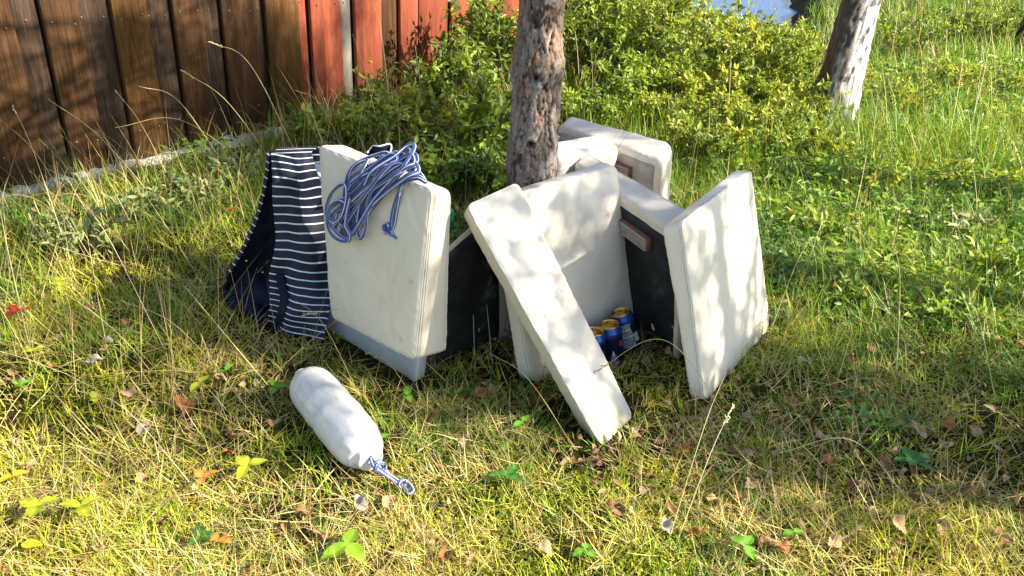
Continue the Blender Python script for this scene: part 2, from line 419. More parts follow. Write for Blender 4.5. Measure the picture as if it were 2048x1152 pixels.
# ------------------------------------------------------------------ plank wall
FA = np.array([-1.874, 2.813, 0]); FD = np.array([.498, .867, 0]); FN = np.array([.867, -.498, 0])
WALL = thing('plank_wall', 'dark brown and red vertical plank wall standing on a pale stone footing', 'wall', FA)
def build_wall():
    edges = [(-1.25, -1.12, 'b', 0), (-1.12, -.98, 'k', 1), (-.98, -.84, 'b', 0), (-.84, -.72, 'k', 1), (-.72, -.585, 'b', 0), (-.585, -.46, 'k', 1), (-.46, -.325, 'b', 0), (-.325, -.185, 'k', 1), (-.185, .003, 'b', 0), (.003, .103, 'k', 1), (.105, .25, 'b', 0), (.235, .386, 'k', 1),
             (.384, .542, 'o', 0), (.53, .662, 'k', 1), (.660, .812, 'b', 0), (.80, .916, 'k', 1), (.914, 1.115, 'b', 0), (1.10, 1.19, 'k', 1), (1.17, 1.385, 'o', 0),
             (1.38, 1.462, 'r', 1), (1.474, 1.70, 'r', 0), (1.69, 1.796, 'g', 1), (1.805, 2.03, 'r', 0), (2.02, 2.21, 'b', 1), (2.20, 2.37, 'r', 0),
             (2.385, 2.62, 'r', 0), (2.60, 2.74, 'r', 1), (2.73, 2.93, 'r', 0), (2.92, 3.06, 'r', 1), (3.05, 3.26, 'r', 0), (3.25, 3.38, 'r', 1), (3.37, 3.6, 'r', 0), (3.59, 3.75, 'r', 1), (3.74, 3.95, 'r', 0)]
    mats = dict(b=M_wbrown, k=M_wblack, o=M_worange, r=M_wred, g=M_wgrey)
    ang = math.atan2(FD[1], FD[0])
    for s0, s1, k, rec in edges:
        zb = .03 + random.uniform(-.012, .012)
        V, F = boxmesh(s1 - s0, .022, 2.1 - zb, .003)
        # slight cupping so that the edges are not ruler-straight
        me = mesh_np('plank', V, F)
        o = link('plank', me, None, mats[k]); o.parent = WALL
        off = -.026 if rec else 0
        p = FD * s0 + FN * (off + random.uniform(-.003, .003))
        o.location = (p[0], p[1], zb); o.rotation_euler = (random.uniform(-.004, .004), random.uniform(-.004, .004), ang)
    hd = lathe([(0, .0025), (.0025, .0022), (.0038, .001), (.004, -.004)], 8)
    nail_me = mesh_np('nail', hd[0], hd[1], smooth=True); M_nail = plain('galvanised_nail', (.15, .135, .12), .6, .5, var=.3, sc=300)
    for s0, s1, k, rec in edges:
        if s0 < -.6 or s1 > 2.6: continue
        for zz in (.16, .62):
            for fr in ((.2, .8) if s1 - s0 > .12 else (.5,)):
                o = link('nail', nail_me, None, M_nail); o.parent = WALL
                p = FD * (s0 + (s1 - s0) * fr) + FN * ((-.026 if rec else 0) + .0135)
                o.location = (p[0], p[1], zz + random.uniform(-.012, .012)); o.rotation_euler = Vector(FN).to_track_quat('Z', 'Y').to_euler()
    # footing: rough pale stones along the base
    s = -1.3
    while s < 3.9:
        w = random.uniform(.16, .34); s1 = s + w
        n = 7
        S = np.linspace(s, s1 - .006, n)
        front = .045 + .012 * np.array([random.uniform(-1, 1) for _ in S]); top = .034 + .012 * np.array([random.uniform(-1, 1) for _ in S])
        P = []
        for a in range(n):
            f, tp = front[a], top[a]
            if a in (0, n - 1): f -= .008; tp -= .008
            P.append([(S[a], -.06, -.06), (S[a], -.06, tp), (S[a], f - .012, tp), (S[a], f, tp - .012), (S[a], f + .004, -.06)])
        V = []
        for row in P:
            for (q, nn, z) in row: V.append(FD * q + FN * nn + np.array([0, 0, z]))
        F4 = [(a * 5 + b, a * 5 + b + 1, a * 5 + 6 + b, a * 5 + 5 + b) for a in range(n - 1) for b in range(4)]
        me = mesh_np('footing_stone', np.array(V), [np.array(F4), np.array([[0, 1, 2], [0, 2, 3], [0, 3, 4], [(n - 1) * 5, (n - 1) * 5 + 2, (n - 1) * 5 + 1], [(n - 1) * 5, (n - 1) * 5 + 3, (n - 1) * 5 + 2], [(n - 1) * 5, (n - 1) * 5 + 4, (n - 1) * 5 + 3]])])
        o = link('footing_stone', me, None, M_stone); o.parent = WALL
        s = s1
    # interior dark back sheet behind the board gaps
    V, F = boxmesh(5.3, .015, 2.0, 0)
    o = link('back_sheathing', mesh_np('back_sheathing', V, F), None, M_wblack); o.parent = WALL
    p = FD * -1.3 + FN * -.055; o.location = (p[0], p[1], .06); o.rotation_euler = (0, 0, ang)
build_wall()

# ------------------------------------------------------------------ trees
def voro_plate(U, Vv, seeds, su):
    """F1/F2 for anisotropic voronoi, periodic in U (0..1)"""
    best1 = np.full(U.shape, 1e9); best2 = np.full(U.shape, 1e9); idx = np.zeros(U.shape, int)
    for k, (a, b, _) in enumerate(seeds):
        du = np.abs(U - a); du = np.minimum(du, 1 - du) * su
        d = du * du + (Vv - b) ** 2
        nb = d < best1
        best2 = np.where(nb, best1, np.minimum(best2, d)); idx = np.where(nb, k, idx); best1 = np.where(nb, d, best1)
    return np.sqrt(best1), np.sqrt(best2), idx

def build_pine():
    t = thing('pine_tree', 'slim pine trunk with flaky grey bark and knots among the cushions', 'tree', (.02, 1.885, 0))
    n, zs = 150, np.arange(-.03, 1.12, .0036)
    z = zs[:, None]; th = np.linspace(0, 2 * math.pi, n + 1)[None]
    def axis(zz):
        return np.stack([.020 + .010 * np.sin(zz * 3.0) + .022 * np.clip(zz - .5, 0, 9) ** 1.3, 1.885 + .006 * np.sin(zz * 4 + 1) + 0 * zz, zz], -1)
    R = .0615 + .020 * np.exp(-np.clip(z, 0, 9) / .06) - .012 * np.clip(z - .55, 0, 1) + 0 * th
    # swollen knot whorls
    for zk, am in ((.50, .0035), (.745, .009)):
        R = R + am * np.exp(-((z - zk) / .035) ** 2)
    R = R + .0035 * np.sin(2 * th + z * 5) + .002 * np.sin(3 * th - z * 9)
    U = np.broadcast_to(th / (2 * math.pi), R.shape); W = np.broadcast_to(z, R.shape)
    wu = (vn(U * 4, W * 4, .22, 21) - .5) * .05 + (vn(U * 12, W * 12, .2, 28) - .5) * .035; wv = (vn(U * 4, W * 4, .2, 22) - .5) * .05 + (vn(U * 12, W * 12, .17, 29) - .5) * .03
    rs = np.random.default_rng(5)
    seeds = []
    for zc in np.arange(-.05, 1.2, .042):
        for u0 in np.arange(0, 1, 1 / 9):
            seeds.append(((u0 + rs.uniform(-.05, .05)) % 1, zc + rs.uniform(-.03, .03), rs.random()))
    sd = np.array(seeds)
    f1 = np.zeros(R.shape); f2 = np.zeros(R.shape); idx = np.zeros(R.shape, int)
    for c0 in range(0, len(zs), 60):
        sl_ = slice(c0, c0 + 60); zz = zs[sl_]
        k = np.where((sd[:, 1] > zz[0] - .14) & (sd[:, 1] < zz[-1] + .14))[0]
        a, b, i = voro_plate((U[sl_] + wu[sl_]) % 1, (W[sl_] + wv[sl_]) * .50, [(sd[q, 0], sd[q, 1] * .50, 0) for q in k], .42)
        f1[sl_], f2[sl_], idx[sl_] = a, b, k[i]
    e = f2 - f1
    groove = (1 - np.clip(e / .0062, 0, 1)) * np.clip((vn(U * 9, W * 5, .30, 27) - .12) * 2.4, .3, 1)
    lay = vn(U * 30, W * 30, .35, 23); fine = vn(U * 30, W * 60, .09, 24)
    plate = sd[idx, 2]
    terr = np.floor(lay * 5 + (fine - .5) * .8) / 5
    R = R - .0075 * groove ** 1.1 + .0030 * (plate - .5) + .0042 * (terr - .5) + .0014 * (fine - .5)
    # knots (branch scars): dark pits with raised rims
    knots = [(at(1072, 158, .72), .016), (at(1062, 290, .53), .012), (at(1024, 150, .74), .012)]
    pit = np.zeros(R.shape)
    A = axis(zs)
    P0 = A[:, None] + np.stack([R * np.cos(th), R * np.sin(th), 0 * R], -1)
    for kp, kr in knots:
        # nearest surface vertex along the view ray
        d = norm(kp - CAM); rel = P0 - CAM; tt = rel @ d
        dist = np.linalg.norm(rel - tt[..., None] * d, axis=-1) + (tt > np.median(tt)) * 1.0
        q = np.unravel_index(np.argmin(dist), dist.shape); c = P0[q]
        dd = np.linalg.norm(P0 - c, axis=-1)
        R = R + .007 * np.exp(-((dd - kr * 1.15) / (kr * .45)) ** 2) - .010 * np.exp(-(dd / (kr * .6)) ** 2)
        ringw = np.sin(dd * 900) * np.exp(-(dd / (kr * 2.2)) ** 2); R = R + .0012 * ringw
        pit = np.maximum(pit, np.exp(-(dd / (kr * .62)) ** 2))
    V = A[:, None] + np.stack([R * np.cos(th), R * np.sin(th), 0 * R], -1)
    grey = np.array([.24, .20, .175]); dark = np.array([.028, .019, .015]); red = np.array([.25, .115, .07]); pale = np.array([.34, .30, .26]); orange = np.array([.34, .20, .125])
    c = grey + (plate[..., None] - .5) * .12 + (fine[..., None] - .5) * .12
    c = c + np.clip(lay[..., None] - .55, 0, 1) * (pale - grey) * 1.5
    strip = np.clip((vn(U * 9, W * 1.6, .12, 25) - .74) * 9, 0, 1)[..., None]
    c = c * (1 - strip * .7) + red * strip * .7
    up = np.clip((W - .62) / .25, 0, 1) * np.clip((vn(U * 8, W * 6, .3, 26) - .42) * 4, 0, 1)
    c = c * (1 - .55 * up[..., None]) + orange * .55 * up[..., None]
    g = np.clip(groove, 0, 1)[..., None]
    gcol = np.where((vn(U * 9, W * 4, .35, 30) > .60)[..., None], red * .6, dark)
    g = g ** .8; c = c * (1 - .95 * g) + gcol * .95 * g
    st_ = np.clip(np.abs(lay * 5 + (fine - .5) * .8 - np.round(lay * 5 + (fine - .5) * .8)) / .10, 0, 1)[..., None]; c = c * (.55 + .45 * st_)
    c = c * (1 - pit[..., None]) + np.array([.012, .010, .009]) * pit[..., None]
    m = n + 1; i = np.arange(len(zs) - 1)[:, None]; j = np.arange(n)[None]
    F = np.stack(np.broadcast_arrays(i * m + j, i * m + j + 1, (i + 1) * m + j + 1, (i + 1) * m + j), -1).reshape(-1, 4)
    link('trunk', mesh_np('trunk', V.reshape(-1, 3), F, np.clip(c, .005, 1).reshape(-1, 3), smooth=True), t, M_bark)
    # broken branch stub on the right side
    b0 = at(1098, 282, .53); b1 = at(1117, 268, .555)
    s = Soup(); P = spline([b0, (b0 + b1) / 2 + np.array([0, -.004, .002]), b1], 8)
    v, f, uv = tube(P, [.011, .0105, .010, .0095, .009, .010, .0105, .006], 10); s.add(v, f, (.30, .26, .22)); s.build('branch_stub', M_bark, t, True)
    # upper trunk, limbs and needles above the frame
    top = axis(np.array([1.10]))[0]
    s = Soup(); P = spline([top - np.array([0, 0, .02]), top + np.array([.05, .02, .9]), top + np.array([.02, .06, 2.0]), top + np.array([.05, .05, 3.4])], 24)
    v, f, uv = tube(P, np.linspace(.052, .018, 24), 14); s.add(v, f, (.33, .17, .09)); 
    limbs = []
    for k in range(16):
        b = P[9 + (k * 14) // 16]; a = k * 2.4; L = random.uniform(.5, 1.0)
        e_ = b + np.array([math.cos(a) * L, math.sin(a) * L, random.uniform(.05, .3)])
        pts = spline([b, (b + e_) / 2 + np.array([0, 0, -.05]), e_], 8); limbs.append(pts)
        v, f, uv = tube(pts, np.linspace(.012, .004, 8), 6); s.add(v, f, (.28, .14, .08))
    s.build('upper_trunk', M_bark, t, True)
    base = []; 
    for pts in limbs:
        for _ in range(150):
            base.append(pts[random.randint(2, 7)] + np.array([random.gauss(0, .09) for _ in range(3)]))
    # added lower boughs reaching towards the right, above the frame: they dapple the plank wall
    rb = np.random.default_rng(17); low = Soup(); sdv = np.array(SD)
    for k in range(34):
        q = FA + FD * rb.uniform(-.55, 1.35) + np.array([0, 0, rb.uniform(.02, .85)]) + sdv * rb.uniform(2.3, 3.6)
        if q[2] < 1.35: continue
        b0 = np.array([.06, 1.9, rb.uniform(1.35, 2.2)]); pts = spline([b0, (b0 + q) / 2 + np.array([0, 0, .06]), q], 8)
        v, f, uv = tube(pts, np.linspace(.009, .003, 8), 5); low.add(v, f, (.20, .13, .09))
        for p_ in q + rb.normal(size=(130, 3)) * [.065, .065, .05]: base.append(p_)
    low.build('added_bough', M_bark, t, True)
    base = np.array(base); nB = len(base)
    V, F, C = blades(base, rng.uniform(0, 2 * math.pi, nB), rng.uniform(.05, .09, nB), rng.uniform(.2, 1.9, nB), rng.uniform(0, .3, nB), np.full(nB, .006), np.tile([.04, .075, .025], (nB, 1)), 1)
    link('crown', mesh_np('crown', V, F, C), t, M_leaf)

def blades(base, az, L, lean, curve, w, c, seg=3, tipc=None, taper=True):
    """curved grass blades: returns V, F(tri), C"""
    n = len(base); k = seg
    tt = np.linspace(0, 1, k + 1)
    ang = lean[:, None] + curve[:, None] * tt[None]          # angle from vertical along the blade
    dl = (L / k)[:, None]
    am = (ang[:, 1:] + ang[:, :-1]) / 2
    h = np.concatenate([np.zeros((n, 1)), np.cumsum(np.sin(am) * dl, 1)], 1)
    z = np.concatenate([np.zeros((n, 1)), np.cumsum(np.cos(am) * dl, 1)], 1)
    dx, dy = np.cos(az)[:, None], np.sin(az)[:, None]
    P = np.stack([base[:, 0:1] + h * dx, base[:, 1:2] + h * dy, base[:, 2:3] + z], -1)   # n,k+1,3
    ph = rng.uniform(-.9, .9, n)                     # twist of the blade's flat
    sx = -np.sin(az) * np.cos(ph); sy = np.cos(az) * np.cos(ph); sz = np.sin(ph) * .7
    S = np.stack([sx, sy, sz], -1)[:, None]
    wid = (w[:, None] * (1 - tt[None] ** 1.6 * .9))[..., None] * .5
    Lf = P[:, :k] - S * wid[:, :k]; Rt = P[:, :k] + S * wid[:, :k]; Tp = P[:, k:]
    V = np.concatenate([np.stack([Lf, Rt], 2).reshape(n, 2 * k, 3), Tp], 1)
    m = 2 * k + 1
    tri = []
    for a in range(k - 1): tri += [(2 * a, 2 * a + 1, 2 * a + 3), (2 * a, 2 * a + 3, 2 * a + 2)]
    tri.append((2 * k - 2, 2 * k - 1, 2 * k))
    tri = np.array(tri)
    F = (np.arange(n)[:, None, None] * m + tri[None]).reshape(-1, 3)
    if tipc is None: C = np.repeat(c, m, 0)
    else:
        f = np.concatenate([np.repeat(tt[:k], 2), [1]])[None, :, None]
        C = (c[:, None] * (1 - f) + tipc[:, None] * f).reshape(-1, 3)
    return V.reshape(-1, 3), F, C

def leaves(base, d, nrm, L, W, c, fold=.25, droop=.15, detail=False):
    """small leaves; d = pointing direction, nrm = upper side"""
    n = len(base); d = norm(d); s = norm(np.cross(d, nrm)); u = np.cross(s, d)
    L = L[:, None]; W = W[:, None]
    if not detail:
        m = base + d * L * .48
        V = np.stack([base, m - s * W * .5 + u * W * fold, base + d * L - u * L * droop, m + s * W * .5 + u * W * fold], 1)
        tri = np.array([(0, 1, 2), (0, 2, 3)]); k = 4
    else:
        def p(f, side, up): return base + d * L * f + s * W * side + u * (W * up - L * droop * f * f)
        V = np.stack([p(0, 0, 0), p(.22, -.36, fold * .7), p(.22, 0, 0), p(.22, .36, fold * .7), p(.52, -.5, fold), p(.52, 0, 0), p(.52, .5, fold), p(.8, -.30, fold * .6), p(.8, 0, 0), p(.8, .30, fold * .6), p(1, 0, 0)], 1)
        tri = np.array([(0, 2, 1), (0, 3, 2), (1, 2, 5), (1, 5, 4), (2, 3, 6), (2, 6, 5), (4, 5, 8), (4, 8, 7), (5, 6, 9), (5, 9, 8), (7, 8, 10), (8, 9, 10)]); k = 11
    F = (np.arange(n)[:, None, None] * k + tri[None]).reshape(-1, 3)
    return V.reshape(-1, 3), F, np.repeat(c, k, 0)

build_pine()

def build_birch():
    base = at(1655, 262, 0)
    Y0 = base[1]
    t = thing('birch_tree', 'white birch trunk with dark cracked bark in the leafy background', 'tree', base)
    n = 72; zs = np.concatenate([np.arange(-.1, 1.6, .016), np.arange(1.6, 5.5, .3)])
    z = zs[:, None]; th = np.linspace(0, 2 * math.pi, n + 1)[None]
    R = .118 + .07 * np.exp(-np.clip(z, 0, 9) / .13) - .018 * np.clip(z, 0, 6) + 0 * th
    R = R + .03 * np.exp(-np.clip(z, 0, 9) / .3) * np.sin(5 * th + 1) + .010 * np.sin(3 * th + 4 * z)
    U = np.broadcast_to(th / (2 * math.pi), R.shape); W = np.broadcast_to(z, R.shape)
    r1 = vn(U * 10, W * 3, .55, 31); r2 = vn(U * 10, W * 3, .16, 32); r3 = vn(U * 30, W * 5, .14, 33)
    # wall-facing flank: shade painted in with dark bark; cracked bark in diamond patches low down
    flank = np.clip((np.cos(th - math.radians(205)) - .48) * 3.6 + (r1 - .5) * 2.4, 0, 1) + 0 * z
    low = np.clip((r2 - .62 + .18 * np.exp(-np.clip(z, 0, 9) / .35)) * 7, 0, 1)
    dk = np.clip(np.maximum(flank, low), 0, 1)
    R = R + dk * (.018 * (r3 - .3)) 
    A = np.stack([base[0] + .05 * np.clip(zs, 0, 9) ** 1.0, base[1] + .10 * zs, zs], -1)
    V = A[:, None] + np.stack([R * np.cos(th), R * np.sin(th), 0 * R], -1)
    white = np.array([.72, .69, .66]); dark = np.array([.045, .036, .030])
    c = white * (.85 + .3 * (r1[..., None] - .5)); dcol = dark * (.4 + 2.6 * r3[..., None])
    c = c * (1 - dk[..., None]) + dcol * dk[..., None]
    m = n + 1; i = np.arange(len(zs) - 1)[:, None]; j = np.arange(n)[None]
    F = np.stack(np.broadcast_arrays(i * m + j, i * m + j + 1, (i + 1) * m + j + 1, (i + 1) * m + j), -1).reshape(-1, 4)
    link('trunk', mesh_np('trunk', V.reshape(-1, 3), F, c.reshape(-1, 3), smooth=True), t, M_birch)
    top = A[-1]; s = Soup(); ends = []
    for k in range(14):
        b = A[-1 - (k % 9)]; a = k * 2.4; L = random.uniform(.8, 1.6)
        e_ = b + np.array([math.cos(a) * L, math.sin(a) * L, random.uniform(.2, .8)])
        pts = spline([b, (b + e_) / 2 + np.array([0, 0, .1]), e_], 8); ends.append(pts)
        v, f, uv = tube(pts, np.linspace(.025, .006, 8), 6); s.add(v, f, (.16, .12, .10))
    s.build('limb', M_twig, t, True)
    b = np.array([ends[k % 14][random.randint(3, 7)] + np.array([random.gauss(0, .28) for _ in range(3)]) for k in range(2600)])
    d = rng.normal(size=(len(b), 3)); d[:, 2] -= .6
    V, F, C = leaves(b, d, rng.normal(size=(len(b), 3)) + [0, 0, 1], rng.uniform(.045, .065, len(b)), rng.uniform(.03, .045, len(b)), np.tile([.08, .12, .02], (len(b), 1)))
    link('crown', mesh_np('crown', V, F, C), t, M_leaf)
build_birch()

def build_dark_tree():
    base = at(2050, 92, 0)
    t = thing('dark_tree', 'dark trunk cut by the right edge at the back of the meadow', 'tree', base)
    s = Soup(); P = spline([base + np.array([.12, 0, -.1]), base + np.array([.16, 0, .8]), base + np.array([.3, .1, 2]), base + np.array([.3, .1, 4.5])], 26)
    v, f, uv = tube(P, np.linspace(.26, .12, 26), 24)
    v = v + norm(v - np.repeat(P, 25, 0)) * ((vn(v[:, 0] * 3 + v[:, 1] * 3, v[:, 2], .16, 41) - .5) * .06)[:, None]
    s.add(v, f, (.05, .04, .035)); s.build('trunk', M_bark, t, True)
    b = P[-3] + rng.normal(size=(2500, 3)) * [1.0, 1.0, .8] + [0, 0, .4]
    V, F, C = leaves(b, rng.normal(size=b.shape), rng.normal(size=b.shape) + [0, 0, 1], rng.uniform(.05, .07, len(b)), rng.uniform(.035, .05, len(b)), np.tile([.06, .10, .02], (len(b), 1)))
    link('crown', mesh_np('crown', V, F, C), t, M_leaf)
build_dark_tree()

def build_shade_tree(name, label, foot, centre, rad, nclump, per, leaf, seed, extra=(), std=.11):
    """leafy tree standing outside the frame towards the sun: throws the dappled shade"""
    rs = np.random.default_rng(seed)
    t = thing(name, label, 'tree', foot, 'trees to the right of the view')
    foot = np.array(foot, float); centre = np.array(centre, float)
    s = Soup(); P = spline([foot, foot * .6 + centre * .4 + np.array([.1, 0, .0]), centre], 20)
    v, f, uv = tube(P, np.linspace(.11, .035, 20), 12); s.add(v, f, (.30, .28, .26)); s.build('trunk', M_twig, t, True)
    cl = rs.normal(size=(nclump, 3)); cl = norm(cl) * (rs.random((nclump, 1)) ** .4) * rad + centre
    if len(extra): cl = np.concatenate([cl, np.array(extra)]); nclump = len(cl)
    lim = Soup()
    for c in cl[::3]:
        b = P[rs.integers(9, 19)]; v, f, uv = tube(spline([b, (b + c) / 2 + np.array([0, 0, .12]), c], 7), np.linspace(.016, .004, 7), 5); lim.add(v, f, (.14, .11, .09))
    lim.build('limb', M_twig, t, True)
    b = np.repeat(cl, per, 0) + rs.normal(size=(nclump * per, 3)) * [std, std, std * .8]
    d = rs.normal(size=b.shape); d[:, 2] -= .4
    V, F, C = leaves(b, d, rs.normal(size=b.shape) + [0, 0, .8], rs.uniform(leaf * .8, leaf * 1.2, len(b)), rs.uniform(leaf * .6, leaf * .8, len(b)), np.tile([.07, .115, .02], (len(b), 1)))
    link('crown', mesh_np('crown', V, F, C), t, M_leaf)
build_shade_tree('leafy_tree', 'slender leafy tree standing just out of view to the right', (4.1, .4, 0), (3.9, .98, 2.85), np.array([1.0, .85, .95]), 46, 85, .055, 11, [(2.05 + .075 * k + .08 * math.sin(k * 2.1), 1.10 - .014 * k + .05 * math.sin(k * 1.7), .86 + .03 * math.sin(k * 3.3)) for k in range(0, 16, 2)])
build_shade_tree('leafy_tree', 'taller leafy tree out of view to the right, beyond the slender one', (5.6, 2.9, 0), (5.3, 2.1, 4.45), np.array([1.0, .85, .85]), 44, 110, .06, 12, (), .10)
build_shade_tree('leafy_tree', 'tallest leafy tree out of view to the right', (5.9, 1.0, 0), (5.4, 1.30, 5.3), np.array([1.0, .85, 1.1]), 12, 120, .07, 13, (), .065)

# ------------------------------------------------------------------ cushions
CG = 'boat cushions piled round the pine'
FIT = dict(
 F=[(-.040, 1.664, .469), (.267, 1.981, .474), (.367, 1.916, .002), (.068, 1.602, .003), (-.067, 1.691, .458), (.244, 2.014, .474), (.341, 1.943, -.001), (.033, 1.622, -.003)],
 G=[(.391, 1.651, .445), (.664, 2.081, .452), (.785, 1.991, .001), (.504, 1.572, .004), (.350, 1.671, .420), (.629, 2.112, .444), (.753, 2.017, 0), (.470, 1.579, -.004)],
 A=[(-.466, 1.713, .55), (-.187, 1.525, .528), (-.227, 1.515, .106), (-.464, 1.697, .104), (-.422, 1.78, .535), (-.151, 1.583, .505), (-.153, 1.579, .099), (-.414, 1.77, .101)],
 C=[(-.109, 1.554, .486), (-.002, 1.678, .505), (.308, 1.483, .006), (.224, 1.362, .004), (-.125, 1.615, .441), (-.025, 1.737, .461), (.285, 1.550, -.020), (.194, 1.434, -.022)])

class Cushion:
    """soft box through 8 corners: 0 TL 1 TR 2 BR 3 BL of the face towards the camera, 4-7 the same at the back"""
    def __init__(s, corners, r=.016, puff=.008, seed=0, wr=.0022, rz=None):
        s.c = np.array(corners, float); c = s.c
        ln = lambda a, b: np.linalg.norm(c[a] - c[b])
        s.e = np.array([(ln(0, 1) + ln(3, 2)) / 4, (ln(0, 3) + ln(1, 2)) / 4, sum(ln(k, k + 4) for k in range(4)) / 8])
        s.r = min(r, s.e[2] * .98); s.puff = puff; s.seed = seed; s.wr = wr
        s.rxy = rz if rz is not None else s.r * 1.5
    def tri(s, q):
        """q (n,3) in -1..1 (x right, y up, z from the camera side to the back)"""
        u, v, w = [((q[:, k] + 1) / 2)[:, None] for k in range(3)]
        c = s.c
        f = (c[0] * (1 - u) + c[1] * u) * v + (c[3] * (1 - u) + c[2] * u) * (1 - v)
        b = (c[4] * (1 - u) + c[5] * u) * v + (c[7] * (1 - u) + c[6] * u) * (1 - v)
        return f * (1 - w) + b * w
    def S(s, q, out=0.0):
        q = np.atleast_2d(np.asarray(q, float)); p = q * s.e
        # corners seen face-on get the larger radius rxy, then edges get r
        ex, ey = s.e[0], s.e[1]; R = s.rxy
        ix = np.clip(p[:, 0], -(ex - R), ex - R); iy = np.clip(p[:, 1], -(ey - R), ey - R)
        dx, dy = p[:, 0] - ix, p[:, 1] - iy; m = np.maximum(np.abs(dx), np.abs(dy)); h = np.hypot(dx, dy) + 1e-12
        k = np.where(m > 0, m / h, 1); p = np.stack([ix + dx * k, iy + dy * k, p[:, 2]], -1)
        # round in z: shrink outline near the faces
        zi = np.clip(p[:, 2], -(s.e[2] - s.r), s.e[2] - s.r); dz = p[:, 2] - zi
        # distance to outline
        ax = ex - np.abs(p[:, 0]); ay = ey - np.abs(p[:, 1])
        d = np.minimum(ax, ay) + np.where(k < 1, (R - np.hypot(p[:, 0] - ix, p[:, 1] - iy)) - np.minimum(ax, ay), 0)
        ii = np.clip(s.r - d, 0, s.r)
        L = np.maximum(ii, np.abs(dz)); hh = np.hypot(ii, dz) + 1e-12; kk = np.where(L > 0, L / hh, 1)
        # move along xy inwards by ii*(1-kk) towards the centre line
        sx = np.where(ax <= ay, np.sign(p[:, 0]), 0); sy = np.where(ay < ax, np.sign(p[:, 1]), 0)
        cor = k < 1; hx = np.hypot(p[:, 0] - ix, p[:, 1] - iy) + 1e-12
        sx = np.where(cor, (p[:, 0] - ix) / hx, sx); sy = np.where(cor, (p[:, 1] - iy) / hx, sy)
        p = np.stack([p[:, 0] - sx * ii * (1 - kk), p[:, 1] - sy * ii * (1 - kk), zi + dz * kk], -1)
        qn = p / s.e
        P = s.tri(qn)
        return P
    def cover(s, parent, mat=None, name='cover', nu=70, nv=78, nw=8):
        s.nw = nw
        a = np.sign(np.linspace(-1, 1, nu)) * np.abs(np.linspace(-1, 1, nu)) ** .75
        b = np.sign(np.linspace(-1, 1, nv)) * np.abs(np.linspace(-1, 1, nv)) ** .75
        w = np.linspace(-1, 1, nw)
        soup_v, soup_f = [], []; n0 = 0
        def grid(X, Y, Z, flip):
            nonlocal n0
            q = np.stack([X, Y, Z], -1); h, k = q.shape[:2]
            i = np.arange(h - 1)[:, None]; j = np.arange(k - 1)[None]
            f = np.stack(np.broadcast_arrays(i * k + j, (i + 1) * k + j, (i + 1) * k + j + 1, i * k + j + 1), -1).reshape(-1, 4)
            if flip: f = f[:, ::-1]
            soup_v.append(q.reshape(-1, 3)); soup_f.append(f + n0); n0 += h * k
        X, Y = np.meshgrid(a, b, indexing='ij')
        grid(X, Y, -1 + 0 * X, False); grid(X, Y, 1 + 0 * X, True)
        X, Z = np.meshgrid(a, w, indexing='ij'); grid(X, 1 + 0 * X, Z, False); grid(X, -1 + 0 * X, Z, True)
        Y, Z = np.meshgrid(b, w, indexing='ij'); grid(1 + 0 * Y, Y, Z, True); grid(-1 + 0 * Y, Y, Z, False)
        q = np.concatenate(soup_v); F = np.concatenate(soup_f)
        V = s.shape(q)
        # weld coincident border vertices
        key = np.round(q * 1e5).astype(np.int64); _, first, inv = np.unique(key, axis=0, return_index=True, return_inverse=True)
        inv = inv.ravel(); V2 = V[first]; F2 = inv[F]
        me = mesh_np(name, V2, F2, smooth=True)
        # outward normals
        return link(name, me, parent, mat or M_vinyl)
    def axes(s):
        c = s.c; n = norm(np.cross(c[1] - c[3], c[0] - c[2]));
        if n @ (c[4:].mean(0) - c[:4].mean(0)) > 0: n = -n
        return norm(c[1] - c[0] + c[2] - c[3]), norm(c[0] - c[3] + c[1] - c[2]), n     # right, up, outward (camera side)
    def shape(s, q):
        """final surface point, with puff and soft wrinkles"""
        q = np.atleast_2d(q)
        P = s.S(q); n = s.axes()[2]
        bx = np.clip(1 - q[:, 0] ** 4, 0, 1) * np.clip(1 - q[:, 1] ** 4, 0, 1)
        lat = s.puff * bx
        wob = (vn(q[:, 0] * s.e[0] + s.seed, q[:, 1] * s.e[1], .09, 51) - .5) * s.wr * 2.2 + (vn(q[:, 0] * s.e[0] + s.seed, q[:, 1] * s.e[1] + q[:, 2] * .02, .03, 52) - .5) * s.wr
        X_, Y_ = q[:, 0] * s.e[0], q[:, 1] * s.e[1]
        rs = np.random.default_rng(int(s.seed * 10) + 3)
        for _ in range(7):
            x0, y0, a_, ln_, wd_ = rs.uniform(-1, 1) * s.e[0], rs.uniform(-1, 1) * s.e[1], rs.normal(1.57, .5), rs.uniform(.04, .13), rs.uniform(.005, .010)
            du = (X_ - x0) * math.cos(a_) + (Y_ - y0) * math.sin(a_); dv = -(X_ - x0) * math.sin(a_) + (Y_ - y0) * math.cos(a_) + du * du * rs.uniform(-2, 2)
            wob = wob - rs.uniform(.0008, .0022) * np.exp(-(du / ln_) ** 2) * (np.exp(-(dv / wd_) ** 2) - .5 * np.exp(-((dv - wd_ * 2) / (wd_ * 1.6)) ** 2))
        # puckers along the seams
        edge = np.maximum(np.abs(q[:, 0]), np.abs(q[:, 1]))
        wob = wob + .0011 * np.clip((edge - .80) / .2, 0, 1) * np.sin((X_ + Y_) * 210 + 6 * vn(X_ + s.seed, Y_, .04, 53)) * (vn(X_ + s.seed, Y_ + 3, .05, 54))
        return P + n * (-np.sign(q[:, 2]) * np.abs(q[:, 2]) * lat + wob)[:, None]
